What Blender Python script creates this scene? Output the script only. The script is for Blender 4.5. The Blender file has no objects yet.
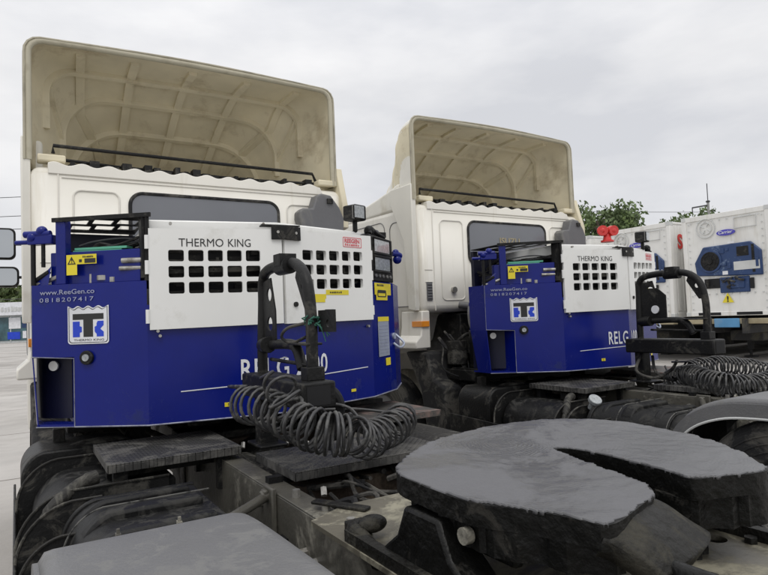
import bpy, bmesh, math, random
import numpy as np
from mathutils import Vector, Matrix, noise

random.seed(7)
R = math.radians
scene = bpy.context.scene
COL = scene.collection

# ------------------------------------------------------------------ camera
CAM = Vector((-1.251, -4.574, 1.65))
YAW, PITCH, ROLL, FPX = R(31.37), R(2.83), R(-2.2), 605.5
fwd = Vector((math.sin(YAW)*math.cos(PITCH), math.cos(YAW)*math.cos(PITCH), math.sin(PITCH)))
rt0 = Vector((math.cos(YAW), -math.sin(YAW), 0)); up0 = rt0.cross(fwd)
rt = rt0*math.cos(ROLL)+up0*math.sin(ROLL); upv = -rt0*math.sin(ROLL)+up0*math.cos(ROLL)
cd = bpy.data.cameras.new('camera'); cam = bpy.data.objects.new('camera', cd); COL.objects.link(cam)
cd.sensor_width = 36; cd.lens = FPX/768*36; cd.clip_start = .05; cd.clip_end = 2000
cam.matrix_world = Matrix(((rt.x, upv.x, -fwd.x, CAM.x), (rt.y, upv.y, -fwd.y, CAM.y), (rt.z, upv.z, -fwd.z, CAM.z), (0, 0, 0, 1)))
scene.camera = cam
scene.render.resolution_x = 1024; scene.render.resolution_y = 767

def at(px, py, ax, v):          # the point of a plane (axis = value) seen at a pixel of the photograph
    d = fwd+rt*((px-384)/FPX)-upv*((py-287.5)/FPX)
    return CAM+d*((v-CAM[ax])/d[ax])

# ------------------------------------------------------------------ world, sun, exposure
W = bpy.data.worlds.new('World'); scene.world = W; W.use_nodes = True
nt = W.node_tree; nt.nodes.clear()
SUN_EL, SUN_AZ = R(58), R(200)
def N(nt, t, **k):
    n = nt.nodes.new(t)
    for a, b in k.items(): setattr(n, a, b)
    return n
sky = N(nt, 'ShaderNodeTexSky', sky_type='NISHITA', sun_disc=False); sky.sun_elevation = SUN_EL; sky.sun_rotation = SUN_AZ
tc = N(nt, 'ShaderNodeTexCoord'); sep = N(nt, 'ShaderNodeSeparateXYZ'); nt.links.new(tc.outputs['Generated'], sep.inputs[0])
mp = N(nt, 'ShaderNodeMapping'); mp.inputs['Scale'].default_value = (1.4, 1.4, 4.0); nt.links.new(tc.outputs['Generated'], mp.inputs[0])
ns = N(nt, 'ShaderNodeTexNoise'); ns.inputs['Scale'].default_value = 1.7; ns.inputs['Detail'].default_value = 7; ns.inputs['Roughness'].default_value = .52
nt.links.new(mp.outputs[0], ns.inputs['Vector'])
cr = N(nt, 'ShaderNodeValToRGB'); e = cr.color_ramp.elements
e[0].position = .36; e[0].color = (.70, .71, .745, 1); e[1].position = .63; e[1].color = (.94, .935, .94, 1)
nt.links.new(ns.outputs[0], cr.inputs[0])
# an overcast sky is brighter overhead than near the horizon
gr = N(nt, 'ShaderNodeMapRange'); gr.inputs['From Min'].default_value = .35; gr.inputs['From Max'].default_value = 1
gr.inputs['To Min'].default_value = 1.0; gr.inputs['To Max'].default_value = 1.75; nt.links.new(sep.outputs['Z'], gr.inputs['Value'])
ml = N(nt, 'ShaderNodeVectorMath', operation='SCALE'); nt.links.new(cr.outputs[0], ml.inputs[0]); nt.links.new(gr.outputs[0], ml.inputs['Scale'])
bg1 = N(nt, 'ShaderNodeBackground'); bg1.inputs['Strength'].default_value = .08; nt.links.new(sky.outputs[0], bg1.inputs[0])
bg2 = N(nt, 'ShaderNodeBackground'); bg2.inputs['Strength'].default_value = 1.0; nt.links.new(ml.outputs[0], bg2.inputs[0])
mx = N(nt, 'ShaderNodeMixShader'); mx.inputs[0].default_value = .95
nt.links.new(bg1.outputs[0], mx.inputs[1]); nt.links.new(bg2.outputs[0], mx.inputs[2])
out = N(nt, 'ShaderNodeOutputWorld'); nt.links.new(mx.outputs[0], out.inputs[0])
sd = bpy.data.lights.new('sun', 'SUN'); sd.energy = .9; sd.angle = R(25); sd.color = (1, .97, .92)
so = bpy.data.objects.new('sun', sd); COL.objects.link(so)
so.rotation_euler = (R(32), 0, R(-20))
so.location = (0, 0, 20)
vs = scene.view_settings
vs.view_transform = 'Standard'; vs.look = 'None'; vs.gamma = 1; vs.use_curve_mapping = False; vs.exposure = 0

# ------------------------------------------------------------------ materials
def mat(name, col, rough=.5, metal=0, var=.12, scale=3., dirt=None, dscale=2.2, damt=.5, bump=0, bscale=60., coat=0, spec=.5, island=False, streak=False):
    m = bpy.data.materials.new(name); m.use_nodes = True; t = m.node_tree; b = t.nodes['Principled BSDF']
    b.inputs['Roughness'].default_value = rough; b.inputs['Metallic'].default_value = metal
    b.inputs['Coat Weight'].default_value = coat; b.inputs['Specular IOR Level'].default_value = spec
    co = N(t, 'ShaderNodeTexCoord').outputs['Object']
    n1 = N(t, 'ShaderNodeTexNoise'); n1.inputs['Scale'].default_value = scale; n1.inputs['Detail'].default_value = 6; t.links.new(co, n1.inputs['Vector'])
    c1 = N(t, 'ShaderNodeValToRGB'); c1.color_ramp.elements[0].position = .3; c1.color_ramp.elements[1].position = .7
    c1.color_ramp.elements[0].color = tuple(c*(1-var) for c in col)+(1,); c1.color_ramp.elements[1].color = tuple(min(1, c*(1+var)) for c in col)+(1,)
    t.links.new(n1.outputs[0], c1.inputs[0]); cur = c1.outputs[0]
    if dirt:
        v = co
        if streak:
            mm = N(t, 'ShaderNodeMapping'); mm.inputs['Scale'].default_value = (3, 3, .35); t.links.new(co, mm.inputs[0]); v = mm.outputs[0]
        n2 = N(t, 'ShaderNodeTexNoise'); n2.inputs['Scale'].default_value = dscale; n2.inputs['Detail'].default_value = 9; n2.inputs['Roughness'].default_value = .65
        t.links.new(v, n2.inputs['Vector'])
        r2 = N(t, 'ShaderNodeMapRange'); dark = sum(col)/3 < .16; r2.inputs['From Min'].default_value = .62-.3*damt+(.04 if dark else 0); r2.inputs['From Max'].default_value = (.67-.22*damt+.04) if dark else .80-.15*damt
        if dark:
            n2.inputs['Roughness'].default_value = .74; n2.inputs['Distortion'].default_value = .6; n2.inputs['Detail'].default_value = 12
        t.links.new(n2.outputs[0], r2.inputs[0])
        mxx = N(t, 'ShaderNodeMix', data_type='RGBA'); t.links.new(r2.outputs[0], mxx.inputs['Factor']); t.links.new(cur, mxx.inputs['A']); mxx.inputs['B'].default_value = tuple(dirt)+(1,)
        cur = mxx.outputs['Result']
        rr = N(t, 'ShaderNodeMapRange'); rr.inputs['To Min'].default_value = rough; rr.inputs['To Max'].default_value = min(1, rough+.35)
        t.links.new(r2.outputs[0], rr.inputs[0]); t.links.new(rr.outputs[0], b.inputs['Roughness'])
    t.links.new(cur, b.inputs['Base Color'])
    if bump:
        n3 = N(t, 'ShaderNodeTexNoise'); n3.inputs['Scale'].default_value = bscale; n3.inputs['Detail'].default_value = 5; t.links.new(co, n3.inputs['Vector'])
        bp = N(t, 'ShaderNodeBump'); bp.inputs['Strength'].default_value = bump; bp.inputs['Distance'].default_value = .01; t.links.new(n3.outputs[0], bp.inputs['Height'])
        t.links.new(bp.outputs[0], b.inputs['Normal'])
    return m

M = {}
M['cream'] = mat('cream_paint', (.77, .745, .675), .38, dirt=(.58, .54, .44), damt=.22, dscale=1.6, var=.03, coat=.2, streak=True)
M['white'] = mat('white_paint', (.79, .79, .765), .35, dirt=(.58, .57, .52), damt=.18, dscale=3, var=.03, coat=.2)
M['shell'] = mat('fibreglass', (.68, .62, .46), .75, dirt=(.36, .29, .18), damt=.18, dscale=2.6, var=.12, bump=.3, bscale=10)
M['shell_out'] = mat('deflector_paint', (.74, .72, .65), .4, dirt=(.52, .48, .38), damt=.3, dscale=2, var=.05)
M['lip'] = mat('deflector_lip', (.46, .43, .33), .6, dirt=(.28, .25, .18), damt=.35, dscale=3, var=.06)
M['rim'] = mat('deflector_rim', (.42, .39, .30), .6, dirt=(.15, .14, .11), damt=.45, var=.1)
M['blue'] = mat('blue_paint', (.003, .010, .170), .27, dirt=(.01, .018, .13), damt=.25, dscale=3.5, var=.12, coat=.05, spec=.32, bump=.10, bscale=3)
M['bluedark'] = mat('blue_paint_shaded', (.003, .004, .022), .5, dirt=(.01, .01, .02), damt=.4, var=.2)  # near-black copy of the blue, recess shade put into the colour
M['edge'] = mat('worn_edge_metal', (.25, .26, .32), .5, .2, dirt=(.05, .05, .12), damt=.5, dscale=12)
M['black'] = mat('black_metal', (.012, .012, .012), .45, dirt=(.06, .057, .05), damt=.42, dscale=7, var=.3, bump=.25, spec=.22)
M['blackgloss'] = mat('black_plastic', (.010, .010, .010), .50, dirt=(.04, .039, .036), damt=.5, dscale=9, var=.3, bump=.35, bscale=35, spec=.22)
M['hole'] = mat('dark_inside', (.008, .008, .009), .8)  # near-black colour standing for the shade inside openings
M['rubber'] = mat('rubber', (.02, .02, .021), .75, dirt=(.10, .095, .085), damt=.6, dscale=5, bump=.2, spec=.22)
M['grey'] = mat('grey_plastic', (.13, .13, .135), .55, dirt=(.2, .195, .18), damt=.4, var=.1, bump=.1)
M['fender'] = mat('grey_fender_plastic', (.140, .140, .143), .52, dirt=(.158, .157, .154), damt=.42, dscale=9, var=.10, bump=.22, bscale=120)
M['grease'] = mat('grey_grease', (.085, .085, .089), .34, dirt=(.125, .125, .132), damt=.5, dscale=3.0, var=.16, bump=.55, bscale=13, spec=.4)
M['greaseblack'] = mat('black_grease', (.005, .005, .0045), .4, dirt=(.028, .026, .022), damt=.25, dscale=9, var=.3, bump=.9, bscale=26, spec=.22)
M['beige'] = mat('greasy_beige_plate', (.12, .11, .085), .4, dirt=(.30, .28, .21), damt=.55, dscale=4, var=.3, bump=.4, bscale=18)
M['dustlight'] = mat('dusty_edge', (.10, .098, .09), .7, dirt=(.02, .02, .02), damt=.55, dscale=14)
M['oily'] = mat('oily_casting', (.012, .0115, .01), .48, dirt=(.048, .045, .036), damt=.45, dscale=6, var=.3, bump=1, bscale=42, spec=.22)
M['khaki'] = mat('dusty_frame_paint', (.095, .09, .075), .45, dirt=(.27, .255, .21), damt=.5, dscale=2.4, var=.25, bump=.3, bscale=40)
M['dusty'] = mat('dusty_steel', (.028, .027, .025), .6, dirt=(.12, .115, .10), damt=.5, dscale=5, var=.3, bump=.5, bscale=50, spec=.22)
M['steel'] = mat('steel', (.42, .41, .38), .4, .7, dirt=(.12, .1, .08), damt=.5, dscale=15)
M['tread'] = mat('tread_plate', (.045, .044, .042), .5, .2, dirt=(.11, .106, .098), damt=.6, dscale=6, var=.2)
M['redstep'] = mat('worn_step_plate', (.07, .066, .06), .6, dirt=(.17, .12, .105), damt=.5, dscale=7, var=.3, bump=.4)
M['glass'] = mat('tinted_glass', (.15, .157, .175), .22, var=.05, spec=.7)
M['mirror'] = mat('mirror_glass', (.42, .44, .46), .03, 1, var=.02)
M['lens'] = mat('lamp_lens', (.30, .32, .33), .15, var=.3, scale=60, coat=.5)
M['text'] = mat('black_print', (.02, .02, .02), .5)
M['wtext'] = mat('white_print', (.72, .73, .76), .5)
M['gtext'] = mat('grey_print', (.30, .32, .45), .5)
M['logoblue'] = mat('logo_blue', (.01, .05, .55), .4)
M['yellow'] = mat('yellow_sticker', (.75, .62, .03), .45, dirt=(.4, .3, .05), damt=.2)
M['orange'] = mat('orange_reflector', (.85, .30, .03), .25, coat=.5)
M['red'] = mat('red_plastic', (.62, .025, .02), .3, coat=.4)
M['pink'] = mat('red_print', (.65, .12, .14), .5)
M['green'] = mat('green_card', (.12, .45, .30), .6)
M['twine'] = mat('green_twine', (.03, .12, .085), .8)
M['hose'] = mat('coil_hose', (.035, .035, .036), .34, dirt=(.095, .093, .088), damt=.55, dscale=14, var=.2)
M['plate'] = mat('aluminium_plate', (.38, .42, .50), .4, .3, dirt=(.2, .22, .3), damt=.4, dscale=9)
M['contwhite'] = mat('container_paint', (.76, .755, .725), .5, dirt=(.56, .53, .46), damt=.32, dscale=1.3, var=.04, streak=True)
M['contgrey'] = mat('container_emboss', (.55, .56, .55), .6)
M['reef'] = mat('reefer_unit_blue', (.014, .042, .13), .45, dirt=(.12, .17, .26), damt=.3, dscale=4)
M['trailer'] = mat('trailer_paint', (.035, .035, .036), .7, dirt=(.08, .075, .06), damt=.5, spec=.22)
M['tan'] = mat('trailer_rail', (.36, .31, .20), .6, dirt=(.2, .16, .1), damt=.5)
M['sky_blue'] = mat('light_blue_paint', (.08, .25, .45), .5, dirt=(.2, .3, .4), damt=.5)
M['leaf'] = mat('leaves', (.10, .145, .055), .55, var=.55, scale=1.7, dirt=(.12, .17, .05), damt=.5, dscale=2.0)
M['leaf2'] = mat('leaves_bush', (.075, .11, .035), .55, var=.55, scale=1.2, dirt=(.15, .17, .06), damt=.5)
M['bark'] = mat('bark', (.12, .095, .07), .85, bump=.6, bscale=25)
M['shopwall'] = mat('shop_wall', (.55, .58, .58), .6)
M['shopglass'] = mat('shop_glass', (.05, .11, .13), .1, var=.4, scale=.8)
M['cable'] = mat('cable', (.05, .05, .055), .6)
M['pole'] = mat('concrete_pole', (.30, .30, .29), .85)
M['rust'] = mat('rusty_crossmember', (.06, .045, .035), .7, dirt=(.15, .12, .09), damt=.5, bump=.5, spec=.22)

def grease_bump():      # worn ring left by the coupling, and fine smears
    t = M['grease'].node_tree; b = t.nodes['Principled BSDF']; co = N(t, 'ShaderNodeTexCoord').outputs['Object']
    old = b.inputs['Normal'].links[0].from_socket
    mp_ = N(t, 'ShaderNodeMapping'); mp_.inputs['Location'].default_value = (-.0, 3.14, -1.25); mp_.inputs['Scale'].default_value = (1, 1, 1); t.links.new(co, mp_.inputs[0])
    ln = N(t, 'ShaderNodeVectorMath', operation='LENGTH'); t.links.new(mp_.outputs[0], ln.inputs[0])
    nz = N(t, 'ShaderNodeTexNoise'); nz.inputs['Scale'].default_value = 5; nz.inputs['Detail'].default_value = 8; t.links.new(co, nz.inputs['Vector'])
    ad = N(t, 'ShaderNodeMath', operation='MULTIPLY_ADD'); t.links.new(nz.outputs[0], ad.inputs[0]); ad.inputs[1].default_value = .16; t.links.new(ln.outputs['Value'], ad.inputs[2])
    sn = N(t, 'ShaderNodeMath', operation='MULTIPLY'); t.links.new(ad.outputs[0], sn.inputs[0]); sn.inputs[1].default_value = 520
    s2 = N(t, 'ShaderNodeMath', operation='SINE'); t.links.new(sn.outputs[0], s2.inputs[0])
    n4 = N(t, 'ShaderNodeTexNoise'); n4.inputs['Scale'].default_value = 110; n4.inputs['Detail'].default_value = 4; t.links.new(co, n4.inputs['Vector'])
    mu = N(t, 'ShaderNodeMath', operation='MULTIPLY'); t.links.new(s2.outputs[0], mu.inputs[0]); t.links.new(n4.outputs[0], mu.inputs[1])
    r1 = N(t, 'ShaderNodeMapRange', interpolation_type='SMOOTHSTEP'); r1.inputs['From Min'].default_value = .10; r1.inputs['From Max'].default_value = .15; t.links.new(ad.outputs[0], r1.inputs[0])
    r2 = N(t, 'ShaderNodeMapRange', interpolation_type='SMOOTHSTEP'); r2.inputs['From Min'].default_value = .27; r2.inputs['From Max'].default_value = .20; t.links.new(ad.outputs[0], r2.inputs[0])
    mk = N(t, 'ShaderNodeMath', operation='MULTIPLY'); t.links.new(r1.outputs[0], mk.inputs[0]); t.links.new(r2.outputs[0], mk.inputs[1])
    mk2 = N(t, 'ShaderNodeMath', operation='MULTIPLY_ADD'); t.links.new(mk.outputs[0], mk2.inputs[0]); mk2.inputs[1].default_value = .45; mk2.inputs[2].default_value = .05
    hh = N(t, 'ShaderNodeMath', operation='MULTIPLY'); t.links.new(mu.outputs[0], hh.inputs[0]); t.links.new(mk2.outputs[0], hh.inputs[1])
    bp = N(t, 'ShaderNodeBump'); bp.inputs['Strength'].default_value = 1; bp.inputs['Distance'].default_value = .004; t.links.new(hh.outputs[0], bp.inputs['Height']); t.links.new(old, bp.inputs['Normal']); t.links.new(bp.outputs[0], b.inputs['Normal'])
grease_bump()
def tread_bump():
    t = M['tread'].node_tree; b = t.nodes['Principled BSDF']; co = N(t, 'ShaderNodeTexCoord').outputs['Object']
    mm = N(t, 'ShaderNodeMapping'); mm.inputs['Rotation'].default_value = (0, 0, R(45)); mm.inputs['Scale'].default_value = (42, 42, 42)
    t.links.new(co, mm.inputs[0])
    ck = N(t, 'ShaderNodeTexChecker'); ck.inputs['Scale'].default_value = 1; t.links.new(mm.outputs[0], ck.inputs['Vector'])
    v = N(t, 'ShaderNodeTexVoronoi'); v.inputs['Randomness'].default_value = .0; v.voronoi_dimensions = '2D'; v.inputs['Scale'].default_value = 1; t.links.new(mm.outputs[0], v.inputs['Vector'])
    mr = N(t, 'ShaderNodeMapRange'); mr.inputs['From Min'].default_value = .22; mr.inputs['From Max'].default_value = .42; mr.inputs['To Min'].default_value = 1; mr.inputs['To Max'].default_value = 0
    t.links.new(v.outputs['Distance'], mr.inputs[0])
    bp = N(t, 'ShaderNodeBump'); bp.inputs['Strength'].default_value = 1; bp.inputs['Distance'].default_value = .006; t.links.new(mr.outputs[0], bp.inputs['Height']); t.links.new(bp.outputs[0], b.inputs['Normal'])
tread_bump()

# ------------------------------------------------------------------ mesh helpers
class MB:
    def __init__(s): s.b = bmesh.new()
    def box(s, lo, hi, rz=0, tilt=None):
        lo = Vector(lo); hi = Vector(hi); c = (lo+hi)/2; d = hi-lo
        m = Matrix.Translation(c)@Matrix.Rotation(rz, 4, 'Z')
        if tilt: m = m@tilt
        bmesh.ops.create_cube(s.b, size=1, matrix=m@Matrix.Diagonal((abs(d.x), abs(d.y), abs(d.z), 1)))
        return s
    def cyl(s, a, b, r, r2=None, n=20):
        a = Vector(a); b = Vector(b); d = b-a
        q = d.to_track_quat('Z', 'Y').to_matrix().to_4x4()
        bmesh.ops.create_cone(s.b, cap_ends=True, segments=n, radius1=r, radius2=r if r2 is None else r2, depth=d.length, matrix=Matrix.Translation((a+b)/2)@q)
        return s
    def ball(s, c, r, sc=(1, 1, 1), n=12):
        bmesh.ops.create_uvsphere(s.b, u_segments=n*2, v_segments=n, radius=r, matrix=Matrix.Translation(c)@Matrix.Diagonal((*sc, 1)))
        return s
    def tube(s, pts, r, n=8, closed=False):
        pts = [Vector(p) for p in pts]; L = len(pts); rings = []
        nrm = None
        for i, p in enumerate(pts):
            if closed: t = (pts[(i+1) % L]-pts[i-1]).normalized()
            else: t = (pts[min(i+1, L-1)]-pts[max(i-1, 0)]).normalized()
            if nrm is None: nrm = t.orthogonal().normalized()
            nrm = (nrm-t*nrm.dot(t)); nrm = nrm.normalized() if nrm.length > 1e-6 else t.orthogonal().normalized()
            bi = t.cross(nrm)
            rr = r[i] if isinstance(r, (list, tuple)) else r
            rings.append([s.b.verts.new(p+nrm*rr*math.cos(2*math.pi*k/n)+bi*rr*math.sin(2*math.pi*k/n)) for k in range(n)])
        m = L if closed else L-1
        for i in range(m):
            A, B = rings[i], rings[(i+1) % L]
            for k in range(n): s.b.faces.new((A[k], A[(k+1) % n], B[(k+1) % n], B[k]))
        if not closed: s.b.faces.new(rings[0][::-1]); s.b.faces.new(rings[-1])
        return s
    def sweep(s, pts, w, h, up=(0, 0, 1)):      # rectangular bar along a path, w across, h along up
        pts = [Vector(p) for p in pts]; L = len(pts); rings = []; up = Vector(up)
        for i, p in enumerate(pts):
            t = (pts[min(i+1, L-1)]-pts[max(i-1, 0)]).normalized(); side = t.cross(up).normalized(); u = side.cross(t).normalized()
            rings.append([s.b.verts.new(p+side*a*w/2+u*c*h/2) for a, c in ((-1, -1), (1, -1), (1, 1), (-1, 1))])
        for i in range(L-1):
            for k in range(4): s.b.faces.new((rings[i][k], rings[i][(k+1) % 4], rings[i+1][(k+1) % 4], rings[i+1][k]))
        s.b.faces.new(rings[0][::-1]); s.b.faces.new(rings[-1])
        return s
    def prism(s, poly, vec, mapf=None):           # poly: 3-D points of a planar outline, extruded along vec
        vec = Vector(vec); P = [Vector(p) for p in poly]
        a = [s.b.verts.new(p) for p in P]; c = [s.b.verts.new(p+vec) for p in P]; n = len(P)
        s.b.faces.new(a[::-1]); s.b.faces.new(c)
        for i in range(n): s.b.faces.new((a[i], a[(i+1) % n], c[(i+1) % n], c[i]))
        return s
    def grid(s, rows):
        V = [[s.b.verts.new(p) for p in r] for r in rows]
        for i in range(len(V)-1):
            for j in range(len(V[0])-1): s.b.faces.new((V[i][j], V[i][j+1], V[i+1][j+1], V[i+1][j]))
        return s
    def build(s, name, m, parent=None, bevel=0, smooth=35, seg=2):
        bmesh.ops.recalc_face_normals(s.b, faces=s.b.faces)
        me = bpy.data.meshes.new(name); s.b.to_mesh(me); s.b.free()
        return link(name, me, m, parent, bevel, smooth, seg)

def build_each(k, name, m, parent=None, **kw):     # every separate piece becomes a part of its own
    b = k.b; seen = set(); out_ = []
    for v in list(b.verts):
        if v in seen: continue
        st = [v]; isl = []
        seen.add(v)
        while st:
            q = st.pop(); isl.append(q)
            for e_ in q.link_edges:
                w = e_.other_vert(q)
                if w not in seen: seen.add(w); st.append(w)
        n = MB(); mp_ = {q: n.b.verts.new(q.co) for q in isl}
        fs = {f for q in isl for f in q.link_faces}
        for f in fs: n.b.faces.new([mp_[q] for q in f.verts])
        out_.append(n.build(name, m, parent, **kw))
    b.free(); return out_

def link(name, me, m, parent=None, bevel=0, smooth=35, seg=2):
    me.materials.clear()
    me.materials.append(M[m] if isinstance(m, str) else m)
    if smooth:
        for p in me.polygons: p.use_smooth = True
        try: me.set_sharp_from_angle(angle=R(smooth))
        except Exception: pass
    o = bpy.data.objects.new(name, me); COL.objects.link(o)
    if bevel:
        b = o.modifiers.new('bevel', 'BEVEL'); b.width = bevel; b.segments = seg; b.limit_method = 'ANGLE'; b.angle_limit = R(40)
    if parent: par(o, parent)
    return o

LOC = {}
def par(o, p):
    o.parent = p
    if p.name in LOC: o.matrix_parent_inverse = Matrix.Translation(-Vector(LOC[p.name]))
def empty(name, loc=(0, 0, 0)):
    o = bpy.data.objects.new(name, None); COL.objects.link(o); o.location = loc; o.empty_display_size = .2
    LOC[o.name] = loc
    return o
def tag(o, label=None, cat=None, group=None, kind=None):
    if label: o['label'] = label
    if cat: o['category'] = cat
    if group: o['group'] = group
    if kind: o['kind'] = kind
    return o
def copy_tree(o, parent=None, skip=()):
    c = o.copy(); COL.objects.link(c); c.parent = parent; c.matrix_parent_inverse = o.matrix_parent_inverse.copy()
    for ch in list(o.children):
        if ch not in skip: copy_tree(ch, c, skip)
    return c
# second truck stands beside the first
D2 = Vector((3.268, .251, 0)); ROT2 = R(.606)
def place2(o, base):
    o.location = D2+Matrix.Rotation(ROT2, 3, 'Z')@Vector(base); o.rotation_euler = (0, 0, ROT2)

def curve2d(splines, thick):                     # filled outline with holes (2-D), returns mesh in XY, thickness along Z
    cu = bpy.data.curves.new('tmp', 'CURVE'); cu.dimensions = '2D'; cu.fill_mode = 'BOTH'; cu.extrude = thick/2
    for pts in splines:
        sp = cu.splines.new('POLY'); sp.points.add(len(pts)-1); sp.use_cyclic_u = True
        for q, p in zip(sp.points, pts): q.co = (p[0], p[1], 0, 1)
    o = bpy.data.objects.new('tmp', cu); COL.objects.link(o)
    me = bpy.data.meshes.new_from_object(o); bpy.data.objects.remove(o); bpy.data.curves.remove(cu)
    return me
def text2d(txt, h, cond=1., off=0, thick=.0008, spacing=1., shear=0):
    cu = bpy.data.curves.new('tmp', 'FONT'); cu.body = txt; cu.size = h/.69; cu.extrude = thick/2; cu.offset = off; cu.space_character = spacing; cu.shear = shear; cu.resolution_u = 3
    o = bpy.data.objects.new('tmp', cu); COL.objects.link(o)
    me = bpy.data.meshes.new_from_object(o); bpy.data.objects.remove(o); bpy.data.curves.remove(cu)
    for v in me.vertices: v.co.x *= cond
    return me
def fit(me, w_):
    xs = [v.co.x for v in me.vertices]; a = min(xs); f_ = w_/(max(xs)-a)
    for v in me.vertices: v.co.x = (v.co.x-a)*f_
    return me
def smudge(w_, h, n=7, th=.0008):      # print too small to read: a broken row of strokes
    rs = random.Random(n); sp = []; x = 0
    for i in range(n):
        a = w_/n*rs.uniform(.55, .85); y1 = h*rs.uniform(.7, 1); sp.append([(x, 0), (x+a, 0), (x+a, y1), (x, y1)]); x += w_/n
    return curve2d(sp, th)
def xf(me, m):
    me.transform(m); return me
def rrect(x0, z0, x1, z1, r, n=5):
    P = []
    for cx, cz, a in ((x1-r, z1-r, 0), (x0+r, z1-r, 90), (x0+r, z0+r, 180), (x1-r, z0+r, 270)):
        for k in range(n+1):
            t = R(a+90*k/n); P.append((cx+r*math.cos(t), cz+r*math.sin(t)))
    return P
def catmull(tab, t):
    n = len(tab)-1; x = min(max(t, 0), 1)*n; i = min(int(x), n-1); f = x-i
    p = [tab[max(i-1, 0)], tab[i], tab[i+1], tab[min(i+2, n)]]
    return [.5*((2*p[1][k])+(-p[0][k]+p[2][k])*f+(2*p[0][k]-5*p[1][k]+4*p[2][k]-p[3][k])*f*f+(-p[0][k]+3*p[1][k]-3*p[2][k]+p[3][k])*f**3) for k in range(len(tab[0]))]
def smoothpath(pts, n=40):
    return [Vector(catmull([tuple(p) for p in pts], i/n)) for i in range(n+1)]

# ------------------------------------------------------------------ ground
g = MB(); S = 900
g.grid([[Vector((x, y, 0)) for x in np.linspace(-S, S, 9)] for y in np.linspace(-S, S, 9)])
gm = mat('yard_concrete', (.42, .40, .375), .85, dirt=(.24, .225, .205), damt=.55, dscale=.22, var=.16, scale=.9, bump=.25, bscale=30)
t = gm.node_tree; b = t.nodes['Principled BSDF']
src = b.inputs['Base Color'].links[0].from_socket
co = N(t, 'ShaderNodeTexCoord').outputs['Object']
br = N(t, 'ShaderNodeTexBrick'); br.inputs['Scale'].default_value = 1; br.inputs['Brick Width'].default_value = 5; br.inputs['Row Height'].default_value = 3.5; br.inputs['Mortar Size'].default_value = .02; br.offset = 0
br.inputs['Color1'].default_value = (1, 1, 1, 1); br.inputs['Color2'].default_value = (.90, .89, .88, 1); br.inputs['Mortar'].default_value = (.35, .33, .3, 1); t.links.new(co, br.inputs['Vector'])
mm = N(t, 'ShaderNodeMix', data_type='RGBA', blend_type='MULTIPLY'); mm.inputs['Factor'].default_value = 1; t.links.new(src, mm.inputs['A']); t.links.new(br.outputs[0], mm.inputs['B']); t.links.new(mm.outputs['Result'], b.inputs['Base Color'])
tag(g.build('ground', gm), kind='structure')

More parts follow.
